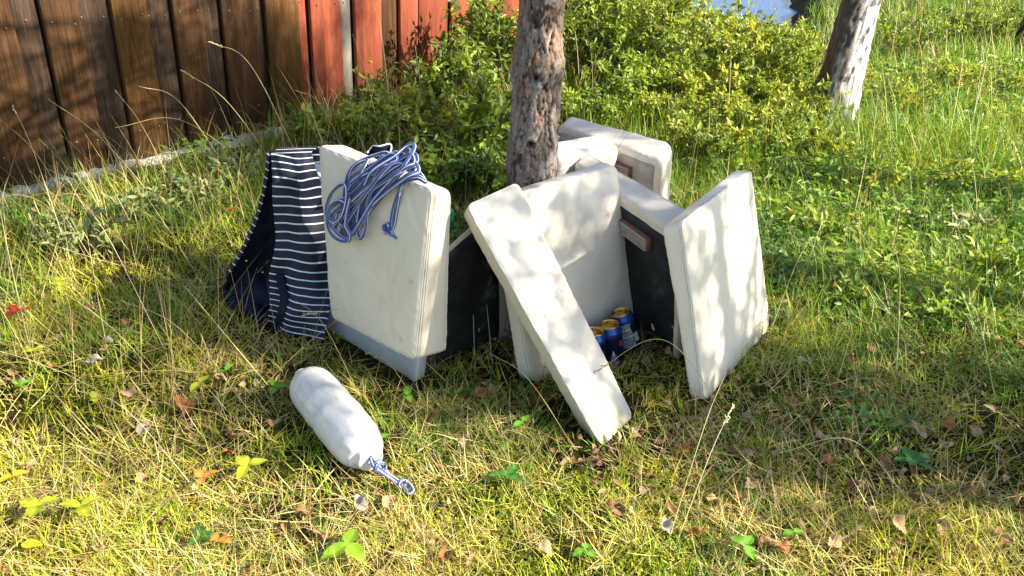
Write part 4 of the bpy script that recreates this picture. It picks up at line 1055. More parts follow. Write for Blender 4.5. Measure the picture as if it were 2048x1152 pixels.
# ------------------------------------------------------------------ beer cans
M_cann = None
def mat_can():
    m, t, b = newmat('blue_can_paint')
    uv = N(t, 'ShaderNodeTexCoord').outputs['Object']; sp = N(t, 'ShaderNodeSeparateXYZ'); t.links.new(uv, sp.inputs[0])
    c = ramp(t, math_(t, 'MULTIPLY', sp.outputs[2], 8.7), [(.0, (.004, .010, .045)), (.72, (.004, .010, .045)), (.80, (.010, .05, .20)), (1, (.015, .08, .28))]).outputs[0]
    t.links.new(c, b.inputs['Base Color']); b.inputs['Metallic'].default_value = .55; b.inputs['Roughness'].default_value = .28
    return m
M_can = mat_can()
M_gold = plain('gold_lid_metal', (.62, .38, .11), .32, 1.0, var=.15, sc=80)
M_print = plain('silver_print', (.55, .60, .66), .4, .2, var=.2, sc=200)
M_redp = plain('red_print', (.35, .02, .03), .45, var=.1)
def build_can(label, lidpx, lidz, tilt, rot, kind):
    H_, r = .115, .033
    top = at(*lidpx, lidz); axis = norm(np.array([tilt[0], tilt[1], 1.0])); base = top - axis * H_
    t = thing('beer_can', label, 'can', base, 'beer cans at the foot of the cushion')
    q = Vector((0, 0, 1)).rotation_difference(Vector([float(a_) for a_ in axis]))
    from mathutils import Quaternion
    q = q @ Quaternion((0, 0, 1), rot)
    def put(name, me, mat, par=None):
        o = link(name, me, None, mat); o.parent = par or t
        if par is None: o.rotation_mode = 'QUATERNION'; o.rotation_quaternion = q
        return o
    p = spline(np.array([(x, y, 0) for x, y in [(.022, .0), (.026, .001), (.030, .006), (.0328, .012), (r, .016), (r, .05), (r, .092), (.0325, .097), (.0305, .103), (.0285, .108), (.0272, .111)]]), 60)[:, :2]
    V, F, uv = lathe(p, 56); body = put('body', mesh_np('body', V, F, smooth=True), M_can)
    V, F, uv = lathe([(.0272, .1105), (.0278, .1125), (.0275, .1145), (.0265, .1152), (.0256, .1142), (.0250, .1115), (.0238, .1105), (.0230, .1118), (.0, .1120)], 56)
    lid = put('lid', mesh_np('lid', V, F, smooth=True), M_gold)
    # ring pull
    a = np.linspace(0, 2 * math.pi, 28, endpoint=False)
    P = np.stack([.0075 * np.cos(a), .006 + .0095 * np.sin(a), np.full(28, .1136)], -1); s = Soup(); v, f, uv = tube(P, .0016, 6, True); s.add(v, f)
    v, f, uv = tube(np.array([(-.006, .0, .1134), (.006, 0, .1134)]), .002, 6); s.add(v, f); s.build('ring_pull', M_gold, None, True).parent = lid
    bpy.data.objects[-1] if False else None
    # opening panel
    P = np.stack([.0095 * np.cos(a), -.0115 + .0085 * np.sin(a), np.full(28, .1122)], -1); s = Soup(); v, f, uv = tube(P, .0006, 5, True); s.add(v, f); s.build('score_line', M_gold, None, True).parent = lid
    def patch(s, th0, th1, z0, z1, rr=r + .0003):
        k = max(2, int(abs(th1 - th0) / .15) + 1); th = np.linspace(th0, th1, k)
        V = np.concatenate([np.stack([rr * np.cos(th), rr * np.sin(th), np.full(k, z)], -1) for z in (z0, z1)])
        F = np.array([(i, i + 1, k + i + 1, k + i) for i in range(k - 1)]); s.add(V, F)
    rs = np.random.default_rng(kind)
    if kind == 1:      # side with small print and a barcode block
        s = Soup()
        for row in range(17):
            z = .088 - row * .0042; th = -.75
            while th < .30:
                w = rs.uniform(.03, .16); patch(s, th, min(th + w, .34), z, z - .0022 - (.0022 if row in (3, 8) else 0)); th += w + rs.uniform(.03, .07)
        s.build('print', M_print, None).parent = body
        s = Soup(); th = .40
        while th < .85: w = rs.uniform(.012, .04); patch(s, th, th + w, .030, .056); th += w + .012
        s.build('print', M_print, None).parent = body
    else:              # side with a sailing ship and a red band
        s = Soup(); sail = [[(-.02, .05), (-.02, .016)], [(-.02, .05), (-.32, .018)], [(-.02, .048), (-.18, .016)], [(-.02, .05), (.26, .020)], [(-.02, .046), (.12, .017)], [(-.38, .014), (-.2, .009), (.1, .009), (.36, .015)], [(-.38, .014), (.36, .015)]]
        for ln in sail:
            q2 = spline([(a_, z_, 0) for a_, z_ in ln], 14) if len(ln) > 2 else np.array([np.array([*ln[0], 0]) * (1 - f_) + np.array([*ln[1], 0]) * f_ for f_ in np.linspace(0, 1, 8)])
            P = np.stack([(r + .0004) * np.cos(q2[:, 0]), (r + .0004) * np.sin(q2[:, 0]), q2[:, 1]], -1); v, f, uv = tube(P, .00055, 5); s.add(v, f)
        s.build('ship_emblem', M_print, None).parent = body
        s = Soup(); patch(s, .62, .95, .058, .074); s.build('red_band', M_redp, None).parent = body; s = Soup(); patch(s, -1.1, -.75, .058, .074); s.build('red_band', M_redp, None).parent = body
        s = Soup()
        for k in range(4):
            a0 = -1.15 + k * .13; v, f, uv = tube(np.array([((r + .0004) * math.cos(a0), (r + .0004) * math.sin(a0), .078), ((r + .0004) * math.cos(a0 + .1), (r + .0004) * math.sin(a0 + .1), .092)]), .0008, 5); s.add(v, f)
            v, f, uv = tube(np.array([((r + .0004) * math.cos(a0 + .1), (r + .0004) * math.sin(a0 + .1), .078), ((r + .0004) * math.cos(a0), (r + .0004) * math.sin(a0), .092)]), .0008, 5); s.add(v, f)
        s.build('print', M_print, None).parent = body
build_can('blue beer can with gold lid and small print, rightmost of the three', (1240, 624), .120, (-.42, .06), -math.pi / 2 + .15, 1)
build_can('blue beer can with gold lid and a sailing ship, middle of the three', (1217, 648), .114, (-.22, .02), -math.pi / 2 + .1, 2)
build_can('beer can half hidden by the slanting cushion, leftmost of the three', (1187, 662), .112, (-.10, .05), -math.pi / 2 + .9, 3)

# ------------------------------------------------------------------ vegetation
def foot_polys():
    P = []
    for c in (cA, cB, cC, cF, cG_, cL, cH, cJ):
        q = c.c
        P.append(q[[3, 2, 6, 7]][:, :2])
    return P
_POLY = foot_polys()
def inpoly(x, y, poly, grow=.0):
    c = poly.mean(0); p = c + (poly - c) * (1 + grow); ins = np.zeros(len(x), bool); j = len(p) - 1
    for i in range(len(p)):
        cond = ((p[i, 1] > y) != (p[j, 1] > y)) & (x < (p[j, 0] - p[i, 0]) * (y - p[i, 1]) / (p[j, 1] - p[i, 1] + 1e-12) + p[i, 0])
        ins ^= cond; j = i
    return ins
_fa, _fb = at(604, 758, .0), at(742, 922, .0)
_cfoot = cC.c[[3, 2, 6, 7]].mean(0); _ctop = cC.c[[0, 1, 4, 5]].mean(0)
def blocked(x, y, tall=.05):
    b = ((x - FA[0]) * FN[0] + (y - FA[1]) * FN[1]) < .05
    b |= y > shore(x) - .25
    for p in _POLY: b |= inpoly(x, y, p, .12)
    ab = _fb - _fa; t = np.clip(((x - _fa[0]) * ab[0] + (y - _fa[1]) * ab[1]) / (ab @ ab), 0, 1)
    b |= np.hypot(x - _fa[0] - ab[0] * t, y - _fa[1] - ab[1] * t) < .045
    b |= np.hypot(x - .02, y - 1.885) < .07
    for lp in (at(1235, 700, 0), at(1250, 690, 0), at(1215, 705, 0), at(1190, 700, 0)): b |= np.hypot(x - lp[0], y - lp[1]) < .034
    # under the slanting strip only what fits below it
    ax = (_ctop - _cfoot)[:2]; n2 = ax @ ax
    t = ((x - _cfoot[0]) * ax[0] + (y - _cfoot[1]) * ax[1]) / n2
    dperp = np.abs((x - _cfoot[0]) * ax[1] - (y - _cfoot[1]) * ax[0]) / math.sqrt(n2)
    b |= (t > -.05) & (t < 1) & (dperp < .085) & (t * .45 < tall + .03)
    # jacket footprint
    b |= inpoly(x, y, np.array([at(435, 605)[:2], at(520, 672)[:2], at(655, 700)[:2], at(660, 600)[:2], at(520, 560)[:2]]))
    return b
def samp(n, y0, y1, p, x0=None, x1=None):
    """n ground points in the wedge of land in front of the camera, density falling with distance as Y**-p"""
    k = 2 - p; u = rng.random(n)
    Y = (y0 ** k + u * (y1 ** k - y0 ** k)) ** (1 / k) if abs(k) > 1e-6 else y0 * (y1 / y0) ** u
    X = rng.uniform(-1, 1, n) * (.84 * Y + .42) + .03 * Y
    return X, Y
def sstep(a, b, x): t = np.clip((x - a) / (b - a), 0, 1); return t * t * (3 - 2 * t)
def tallness(x, y):
    """0 = short mossy turf, 1 = tall rough grass"""
    t = sstep(1.75, 3.2, y) * .55 + sstep(3.0, 6.0, y) * .45
    t = t + .28 * sstep(.55, 1.1, -x) * sstep(1.45, 2.0, y) + .25 * sstep(.75, 1.3, x) * sstep(1.7, 2.3, y)
    return np.clip(t, 0, 1)
def greenness(x, y):
    g = vn(x, y, .42, 81) * .6 + vn(x, y, .14, 82) * .4
    g = g + .25 * sstep(1.9, 2.8, y) + .12 * sstep(.4, 1.0, x) * sstep(1.4, 1.9, y)
    return g
def colour_mix(pal, t):
    pal = np.asarray(pal, float); t = np.clip(t, 0, .9999) * (len(pal) - 1); i = t.astype(int); f = (t - i)[:, None]
    return pal[i] * (1 - f) + pal[i + 1] * f
GREENS = [(.45, .46, .035), (.34, .42, .028), (.21, .345, .028), (.115, .25, .025), (.06, .155, .022)]
STRAW = [(.64, .52, .22), (.52, .38, .13), (.34, .20, .08), (.64, .55, .30)]
MOSS = [(.47, .46, .025), (.34, .38, .02), (.17, .22, .018), (.07, .09, .014)]

def build_grass():
    # living blades
    x, y = samp(150000, .80, 5.0, 2.2)
    T = tallness(x, y); g = greenness(x, y)
    L = (.028 + .05 * rng.random(len(x)) ** 1.5) * (1 + 2.2 * T) * (.75 + .6 * vn(x, y, .2, 83))
    keep = ~blocked(x, y, .06) & (rng.random(len(x)) < .24 + 1.5 * np.clip(g - .36, 0, 1))
    x, y, T, g, L = x[keep], y[keep], T[keep], g[keep], L[keep]; n = len(x)
    # tufts: neighbours share a lean direction
    az = vn(x, y, .07, 84) * 4 * math.pi + rng.normal(0, .8, n)
    base = np.stack([x, y, gz(x, y) - .004], -1)
    w = (.0014 + .0018 * rng.random(n)) * (.8 + .32 * y)
    c = colour_mix(GREENS, g * .75 + (vn(x, y, .24, 70) - .45) * 1.1 + rng.normal(0, .13, n)); c *= rng.uniform(.75, 1.2, (n, 1))
    tip = c * [1.15, 1.05, 1.1] + (rng.random((n, 1)) < .3) * np.array([.12, .07, .03])
    V, F, C = blades(base, az, L, rng.uniform(.25, 1.25, n), rng.uniform(-.2, 1.1, n), w, c, 3, tip)
    o = link('grass', mesh_np('grass', V, F, C), None, M_grass); o['kind'] = 'stuff'; o['label'] = 'short wispy yellow green grass'
    # far, tall grass
    x, y = samp(70000, 3.6, 26, 1.9)
    keep = ~blocked(x, y, .2); x, y = x[keep], y[keep]; n = len(x)
    g = greenness(x, y); base = np.stack([x, y, gz(x, y) - .01], -1)
    L = rng.uniform(.10, .34, n) * (.7 + .7 * vn(x, y, .8, 85)) * (1 - .72 * sstep(7.0, 9.0, y) * (1 - sstep(3.6, 4.6, x - .28 * (y - 12)))); 
    c = colour_mix(GREENS, .15 + g * .55 + rng.normal(0, .14, n)); c[rng.random(n) < .18] = (.42, .34, .13); c *= rng.uniform(.8, 1.2, (n, 1))
    V, F, C = blades(base, rng.uniform(0, 2 * math.pi, n), L, rng.uniform(.05, .6, n), rng.uniform(0, 1.0, n), (.0035 + .0009 * y) * rng.uniform(.6, 1.2, n), c, 3)
    o = link('meadow_grass', mesh_np('meadow_grass', V, F, C), None, M_grass); o['kind'] = 'stuff'; o['label'] = 'tall rough grass of the meadow'
    # finer mixed grass on the right hand bank
    x = rng.uniform(.6, 4.2, 60000); y = rng.uniform(1.7, 5.2, 60000); k = ~blocked(x, y, .1) & (x < .95 * y + .4) & (rng.random(60000) < (1.3 - .18 * y) * (.25 + 1.2 * vn(x, y, .45, 69))); x, y = x[k], y[k]; n = len(x)
    g = greenness(x, y); c = colour_mix(GREENS, g * .6 + rng.normal(0, .16, n) + .22 + (vn(x, y, .5, 68) - .5) * .6); dr = rng.random(n) < .16; c[dr] = (.56, .46, .19); c *= rng.uniform(.8, 1.2, (n, 1))
    V, F, C = blades(np.stack([x, y, gz(x, y) - .004], -1), vn(x, y, .12, 97) * 12 + rng.normal(0, .7, n), rng.uniform(.05, .20, n), rng.uniform(.1, .9, n), rng.uniform(0, 1.2, n), rng.uniform(.0012, .0026, n) * (.7 + .3 * y), c, 3)
    o = link('bank_grass', mesh_np('bank_grass', V, F, C), None, M_grass); o['kind'] = 'stuff'; o['label'] = 'fine mixed grass on the right hand bank'
    # thin pale thatch over the front turf
    x, y = samp(52000, .80, 3.2, 2.3); k = ~blocked(x, y, .02) & (vn(x, y, .22, 98) * .6 + vn(x, y, .07, 99) * .4 > .50); x, y = x[k], y[k]; n = len(x)
    c = colour_mix(STRAW, rng.random(n) ** 1.5) * rng.uniform(.8, 1.2, (n, 1)); gr = rng.random(n) < .35; c[gr] = (.46, .45, .06)
    V, F, C = blades(np.stack([x, y, gz(x, y) + rng.uniform(0, .022, n)], -1), rng.uniform(0, 2 * math.pi, n), rng.uniform(.025, .085, n), rng.uniform(.7, 1.6, n), rng.uniform(-.6, .8, n), rng.uniform(.0008, .0016, n), c, 3)
    o = link('thatch', mesh_np('thatch', V, F, C), None, M_dry); o['kind'] = 'stuff'; o['label'] = 'thin pale thatch lying over the front turf'
    # the same turf going on beside and behind the viewer
    x = rng.uniform(-3.2, 7.5, 120000); y = rng.uniform(-1.6, 8.5, 120000); k = ~blocked(x, y, .1) & ((np.abs(x - .03 * y) > .84 * y + .36) | (y < .82)) & (rng.random(120000) < np.clip(1.6 - .2 * np.hypot(x, y - 1.2), .35, 1)); x, y = x[k], y[k]; n = len(x)
    c = colour_mix(GREENS, greenness(x, y) * .7 + (vn(x, y, .24, 70) - .45) + rng.normal(0, .15, n)); dr = rng.random(n) < .3; c[dr] = (.54, .43, .17); c *= rng.uniform(.75, 1.2, (n, 1))
    V, F, C = blades(np.stack([x, y, gz(x, y) - .004], -1), rng.uniform(0, 2 * math.pi, n), rng.uniform(.05, .14, n), rng.uniform(.3, 1.3, n), rng.uniform(0, 1.0, n), rng.uniform(.005, .010, n) * (.7 + .2 * np.hypot(x, y)), c, 2)
    o = link('side_grass', mesh_np('side_grass', V, F, C), None, M_grass); o['kind'] = 'stuff'; o['label'] = 'turf going on beside the view'
    # dead straw lying and leaning
    x, y = samp(80000, .80, 5.5, 2.2)
    s_ = vn(x, y, .33, 86) * .6 + vn(x, y, .1, 87) * .4
    keep = ~blocked(x, y, .03) & (rng.random(len(x)) < .05 + 1.5 * np.clip(s_ - .40, 0, 1))
    x, y = x[keep], y[keep]; n = len(x); T = tallness(x, y)
    base = np.stack([x, y, gz(x, y) + rng.uniform(-.002, .016, n)], -1)
    L = rng.uniform(.03, .11, n) * (1 + 1.1 * T)
    c = colour_mix(STRAW, rng.random(n)) * rng.uniform(.7, 1.15, (n, 1))
    V, F, C = blades(base, rng.uniform(0, 2 * math.pi, n), L, rng.uniform(.75, 1.6, n), rng.uniform(-.5, .7, n), (.0010 + .0014 * rng.random(n)) * (.8 + .32 * y), c, 3)
    o = link('dry_grass', mesh_np('dry_grass', V, F, C), None, M_dry); o['kind'] = 'stuff'; o['label'] = 'dead straw lying in the turf'
    # moss: dense tiny sprigs
    x, y = samp(210000, .80, 3.6, 2.4)
    ms = vn(x, y, .26, 88) * .6 + vn(x, y, .08, 89) * .4
    keep = ~blocked(x, y, .02) & (ms > .42); x, y, ms = x[keep], y[keep], ms[keep]; n = len(x)
    base = np.stack([x, y, gz(x, y) + rng.uniform(-.004, .014, n) * (.3 + ms)], -1)
    c = colour_mix(MOSS, rng.random(n) * .7 + (vn(x, y, .2, 90) - .42) * 1.5); c *= rng.uniform(.75, 1.25, (n, 1))
    V, F, C = blades(base, rng.uniform(0, 2 * math.pi, n), rng.uniform(.007, .016, n), rng.uniform(.2, 1.4, n), rng.uniform(-.5, .8, n), rng.uniform(.0018, .0042, n) * (.8 + .25 * y), c, 2)
    o = link('moss', mesh_np('moss', V, F, C), None, M_grass); o['kind'] = 'stuff'; o['label'] = 'yellow green moss in the turf'
    # brown leaf litter crumbs
    x, y = samp(8000, .80, 4.5, 2.0)
    l_ = vn(x, y, .3, 91) * .7 + vn(x, y, .1, 92) * .3 + .12 * sstep(.3, 1.0, x)
    keep = ~blocked(x, y, .02) & (l_ > .52); x, y = x[keep], y[keep]; n = len(x)
    base = np.stack([x, y, gz(x, y) + rng.uniform(.002, .024, n)], -1)
    d = rng.normal(size=(n, 3)) * [1, 1, .35]
    c = colour_mix([(.26, .13, .055), (.36, .21, .10), (.44, .32, .19), (.16, .085, .04)], rng.random(n))
    V, F, C = leaves(base, d, rng.normal(size=(n, 3)) * .7 + [0, 0, 1], rng.uniform(.010, .032, n), rng.uniform(.007, .019, n), c * rng.uniform(.7, 1.2, (n, 1)), .35, .35, True)
    o = link('leaf_litter', mesh_np('leaf_litter', V, F, C), None, M_litter); o['kind'] = 'stuff'; o['label'] = 'crumbs of dead brown leaves in the grass'
    # broad-leaved ground cover to the right and behind
    x, y = samp(95000, 1.5, 7.5, 1.9)
    gc = vn(x, y, .35, 93) * .6 + vn(x, y, .12, 94) * .4 + .30 * sstep(.7, 1.3, x) * sstep(1.7, 2.2, y) + .18 * sstep(2.4, 3.2, y) - .22 * sstep(.6, 1.1, -x) * sstep(1.5, 2.0, y)
    keep = ~blocked(x, y, .1) & (gc > .63 + .08 * rng.random(len(x))); x, y = x[keep], y[keep]; n = len(x); T = tallness(x, y)
    base = np.stack([x, y, gz(x, y) + (.006 + .12 * T * rng.random(n) ** 1.3)], -1)
    d = rng.normal(size=(n, 3)) * [1, 1, .35] + [0, 0, .25]
    c = colour_mix([(.32, .40, .06), (.18, .31, .05), (.10, .22, .05), (.05, .12, .03)], rng.random(n) * .8 + (vn(x, y, .5, 95) - .5) * .8) * rng.uniform(.8, 1.2, (n, 1))
    up_ = rng.normal(size=(n, 3)) * .45 + [0, 0, 1]; L_ = rng.uniform(.012, .046, n) * (.8 + .22 * y); W_ = rng.uniform(.006, .018, n) * (.8 + .22 * y); nr = y < 2.6
    V, F, C = leaves(base[nr], d[nr], up_[nr], L_[nr], W_[nr], c[nr], .2, .2, True)
    V2, F2, C2 = leaves(base[~nr], d[~nr], up_[~nr], L_[~nr], W_[~nr], c[~nr], .2, .2)
    F = np.concatenate([F, F2 + len(V)]); V = np.concatenate([V, V2]); C = np.concatenate([C, C2])
    o = link('ground_cover', mesh_np('ground_cover', V, F, C), None, M_leaf); o['kind'] = 'stuff'; o['label'] = 'low broad leaved ground cover'
build_grass()

def shrub(name, label, x, y, h, spread, nst, nlv, leaf, pal, group, cat='shrub', seed=0, leafw=.40, yel=0.0, z0=.25):
    rs = np.random.default_rng(seed)
    gz0 = float(gz(x, y))
    t = thing(name, label, cat, (x, y, gz0), group); nlv = int(nlv * 1.25)
    s = Soup(); B, D, Nn = [], [], []
    for k in range(nst):
        a = rs.uniform(0, 2 * math.pi); r = spread * math.sqrt(rs.random()); hh = h * rs.uniform(.55, 1.05)
        p0 = np.array([x + math.cos(a) * r * .25, y + math.sin(a) * r * .25, gz0 - .01])
        p2 = np.array([x + math.cos(a) * r, y + math.sin(a) * r, gz0 + hh])
        p1 = (p0 + p2) / 2 + np.array([math.cos(a) * -r * .12, math.sin(a) * -r * .12, hh * .1]) + rs.normal(size=3) * .02
        P = spline([p0, p1, p2], 9); v, f, uv = tube(P, np.linspace(.0035 + .004 * h, .0012, 9), 5); s.add(v, f, (.15, .11, .065) if rs.random() < .6 else (.12, .13, .04))
        for _ in range(3):          # side twigs
            i = rs.integers(3, 8); b = P[i]; e = b + (rs.normal(size=3) * [1, 1, .5] + [0, 0, .5]) * h * .17
            v, f, uv = tube(np.array([b, (b + e) / 2 + rs.normal(size=3) * .006, e]), [.0018, .0014, .001], 4); s.add(v, f, (.15, .12, .06))
            m = nlv // (nst * 6)
            if m:
                q = rs.random(m)[:, None] ** .6; B.append(b + (e - b) * q + rs.normal(size=(m, 3)) * .005); D.append(norm(e - b) * .5 + rs.normal(size=(m, 3)) * .8); 
        m = nlv // (nst * 2)
        q = z0 + (1 - z0) * rs.random(m) ** .8; idx = np.minimum((q * 8).astype(int), 7); fr = (q * 8 - idx)[:, None]
        B.append(P[idx] * (1 - fr) + P[np.minimum(idx + 1, 8)] * fr + rs.normal(size=(m, 3)) * .006); D.append(norm(P[-1] - P[0]) * .55 + rs.normal(size=(m, 3)) * .8)
    s.build('stem', M_twig, t, True)
    B = np.concatenate(B); D = np.concatenate(D); n = len(B)
    c = colour_mix(pal, rs.random(n) * .75 + (vn(B[:, 0] + B[:, 2], B[:, 1] - B[:, 2], .13, 96) - .5) * .9 + .12); c *= rs.uniform(.8, 1.2, (n, 1))
    if yel: c[rs.random(n) < yel] = (.42, .33, .05)
    L = rs.uniform(.5, 1.45, n) * leaf * .95
    V, F, C = leaves(B, D, rs.normal(size=(n, 3)) * .5 + [.25, -.1, 1], L, L * leafw * rs.uniform(.8, 1.2, n), c, .16, .12, leaf * 340 / max(y, 1) > 3.4)
    link('foliage', mesh_np('foliage', V, F, C), t, M_leaf)
    return t
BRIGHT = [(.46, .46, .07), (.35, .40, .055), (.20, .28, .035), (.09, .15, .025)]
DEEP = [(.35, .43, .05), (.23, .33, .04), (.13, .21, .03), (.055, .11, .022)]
PALE = [(.30, .33, .13), (.22, .28, .10), (.15, .21, .06)]
def where(px, py):
    p = at(px, py, 0); return float(p[0]), float(p[1])
def build_shrubs():
    G1 = 'bright green shrubs behind the cushions'
    # (pixel of the foot, height, spread, stems, leaves, leaf length, palette, label)
    rows = [
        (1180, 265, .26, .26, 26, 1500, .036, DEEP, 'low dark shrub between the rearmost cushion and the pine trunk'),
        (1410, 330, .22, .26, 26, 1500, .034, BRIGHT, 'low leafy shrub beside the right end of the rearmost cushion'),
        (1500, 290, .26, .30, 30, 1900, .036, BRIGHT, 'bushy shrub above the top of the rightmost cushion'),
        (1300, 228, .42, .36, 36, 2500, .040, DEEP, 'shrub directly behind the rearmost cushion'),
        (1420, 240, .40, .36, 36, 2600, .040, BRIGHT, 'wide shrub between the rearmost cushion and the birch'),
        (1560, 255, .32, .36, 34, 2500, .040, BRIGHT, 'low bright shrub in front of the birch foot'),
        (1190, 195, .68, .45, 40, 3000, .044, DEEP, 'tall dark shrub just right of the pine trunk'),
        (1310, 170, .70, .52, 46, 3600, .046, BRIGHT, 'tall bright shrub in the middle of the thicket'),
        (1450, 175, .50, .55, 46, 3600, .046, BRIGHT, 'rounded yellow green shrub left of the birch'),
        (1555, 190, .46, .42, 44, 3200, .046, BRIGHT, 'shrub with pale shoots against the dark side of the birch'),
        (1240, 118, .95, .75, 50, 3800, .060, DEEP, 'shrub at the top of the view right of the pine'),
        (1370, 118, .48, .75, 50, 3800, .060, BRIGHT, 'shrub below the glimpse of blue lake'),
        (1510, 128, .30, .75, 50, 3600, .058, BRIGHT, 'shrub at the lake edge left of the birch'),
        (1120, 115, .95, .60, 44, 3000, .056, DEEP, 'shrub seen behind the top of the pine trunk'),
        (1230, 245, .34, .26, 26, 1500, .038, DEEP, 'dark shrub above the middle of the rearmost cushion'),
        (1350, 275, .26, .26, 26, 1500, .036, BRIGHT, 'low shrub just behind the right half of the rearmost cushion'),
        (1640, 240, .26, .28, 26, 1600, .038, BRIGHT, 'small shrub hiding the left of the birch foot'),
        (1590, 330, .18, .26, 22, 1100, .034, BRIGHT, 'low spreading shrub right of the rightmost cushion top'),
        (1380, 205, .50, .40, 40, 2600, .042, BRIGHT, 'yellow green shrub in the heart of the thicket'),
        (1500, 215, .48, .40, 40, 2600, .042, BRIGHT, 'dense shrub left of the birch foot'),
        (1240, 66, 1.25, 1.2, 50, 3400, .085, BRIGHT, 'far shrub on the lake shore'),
    ]
    for k, (px, py, h, sp, ns, nl, lf, pal, lab) in enumerate(rows):
        x, y = where(px, py); shrub('shrub', lab, x, y, h, sp, ns, nl, lf, pal, G1, seed=200 + k)
    G2 = 'shrubs between the plank wall and the pine'
    rows = [
        (960, 330, .34, .26, 26, 1600, .040, DEEP, 'dark leafy shrub left of the pine trunk foot'),
        (905, 250, .46, .30, 30, 2000, .044, DEEP, 'leafy shrub between the red planks and the pine'),
        (985, 215, .66, .34, 34, 2400, .046, DEEP, 'tall shrub leaning against the left of the pine trunk'),
        (830, 300, .30, .24, 24, 1300, .042, BRIGHT, 'light green shrub above the coiled rope'),
        (905, 400, .20, .22, 22, 900, .036, DEEP, 'low dark shrub behind the right end of the rope cushion'),
        (985, 400, .20, .16, 18, 700, .036, DEEP, 'low dark shrub hugging the pine trunk above the slanting strip'),
        (770, 315, .24, .22, 22, 900, .038, DEEP, 'low shrub behind the coiled rope near the red planks'),
        (690, 300, .22, .16, 16, 600, .040, DEEP, 'dark shrub at the wall foot behind the jacket'),
        (960, 130, .95, .50, 40, 2800, .056, DEEP, 'tall shrub hiding the end of the red planks'),
        (1040, 90, 1.1, .7, 40, 2600, .065, DEEP, 'tall dark shrub behind the pine trunk'),
    ]
    for k, (px, py, h, sp, ns, nl, lf, pal, lab) in enumerate(rows):
        x, y = where(px, py); shrub('shrub', lab, x, y, h, sp, ns, nl, lf, pal, G2, seed=240 + k)
    G3 = 'weeds growing in the rough grass'
    rows = [
        (390, 420, .13, .15, 14, 420, .032, PALE, 'pale leafy weed near the wall footing left of the jacket'),
        (470, 380, .13, .13, 12, 360, .034, PALE, 'pale weed just left of the jacket top'),
        (300, 440, .10, .13, 12, 300, .030, PALE, 'low pale weed below the footing stones'),
        (150, 520, .15, .18, 16, 480, .028, PALE, 'feathery pale weed at the left edge under the wall'),
        (620, 320, .26, .09, 9, 260, .05, DEEP, 'upright green weed by the wall behind the jacket'),
        (745, 262, .34, .08, 7, 260, .045, DEEP, 'tall weed with a yellow flower in front of the red planks'),
        (1640, 470, .12, .16, 12, 330, .036, DEEP, 'leafy weed right of the rightmost cushion'),
        (1880, 470, .12, .20, 14, 420, .038, PALE, 'pale leafed weed in the right hand grass'),
        (1990, 560, .10, .18, 12, 360, .036, DEEP, 'dark leafed weed at the right edge of the grass'),
        (1760, 400, .12, .20, 14, 420, .036, BRIGHT, 'bright weed in the middle of the right hand grass'),
        (1700, 620, .08, .14, 10, 240, .034, DEEP, 'low weed on the shaded grass below the right hand weeds'),
        (1900, 640, .09, .16, 12, 330, .034, DEEP, 'spreading weed above the shaded band on the right'),
        (1960, 400, .14, .24, 16, 480, .036, BRIGHT, 'sunlit weed high at the right edge'),
        (1790, 240, .30, .36, 24, 900, .04, BRIGHT, 'leafy sapling right of the birch'),
        (1930, 200, .30, .45, 26, 1000, .045, BRIGHT, 'sunlit sapling far right behind the meadow grass'),
        (1820, 110, .45, .7, 30, 1500, .055, DEEP, 'dark bush right of the birch near the top'),
        (1960, 80, .5, .9, 30, 1500, .06, BRIGHT, 'bright bush at the top right corner'),
    ]
    for k, (px, py, h, sp, ns, nl, lf, pal, lab) in enumerate(rows):
        x, y = where(px, py)
        t = shrub('weed' if h < .3 else 'leafy_plant', lab, x, y, h, sp, ns, nl, lf, pal, G3, 'plant', 280 + k, .34, .03, .1)
        if 'yellow flower' in lab:
            s = Soup(); c = at(757, 82, .30)
            for j in range(26):
                a = j * 2.4; r_ = .011 * math.sqrt(j / 26); p = np.array([x, y, 0]) + np.array([r_ * math.cos(a), r_ * math.sin(a), .36 + random.uniform(-.006, .006)])
                V, F, uv = lathe([(0, -.003), (.003, 0), (.0022, .003), (0, .004)], 6); s.add(V + p, F)
            s.build('flower', plain('yellow_flower', (.62, .36, .01), .6), t, True)
build_shrubs()

# small trifoliate seedlings: each its own thing
def leaf_blade(L, W, seed, serr=.06, fold=.22, curl=.18):
    """one ovate toothed leaf lying along +X, its base at the origin"""
    rs = np.random.default_rng(seed); n = 15; f = np.linspace(0, 1, n)
    w = W * .5 * np.sin(math.pi * f ** .8) ** .85; w = w * (1 + serr * ((np.arange(n) % 2) * 2 - 1)); w[0] = w[-1] = 0
    z = -curl * L * f ** 2 + .02 * L * np.sin(f * 9 + seed)
    V = []
    for s_, k in ((-1, 1), (-.5, .5), (0, 0), (.5, .5), (1, 1)):
        V.append(np.stack([f * L, s_ * w, z + fold * k * w + rs.normal(0, .01 * L, n) * k], -1))
    V = np.stack(V, 1).reshape(-1, 3)
    F = np.array([(i * 5 + j, (i + 1) * 5 + j, (i + 1) * 5 + j + 1, i * 5 + j + 1) for i in range(n - 1) for j in range(4)])
    return V, F
def rotz(V, a): c, s = math.cos(a), math.sin(a); return V @ np.array([[c, s, 0], [-s, c, 0], [0, 0, 1]])
def roty(V, a): c, s = math.cos(a), math.sin(a); return V @ np.array([[c, 0, -s], [0, 1, 0], [s, 0, c]])
YG, GR, DG, OR, YE, RD = (.36, .42, .03), (.14, .33, .03), (.06, .17, .03), (.52, .22, .05), (.60, .44, .03), (.50, .07, .025)
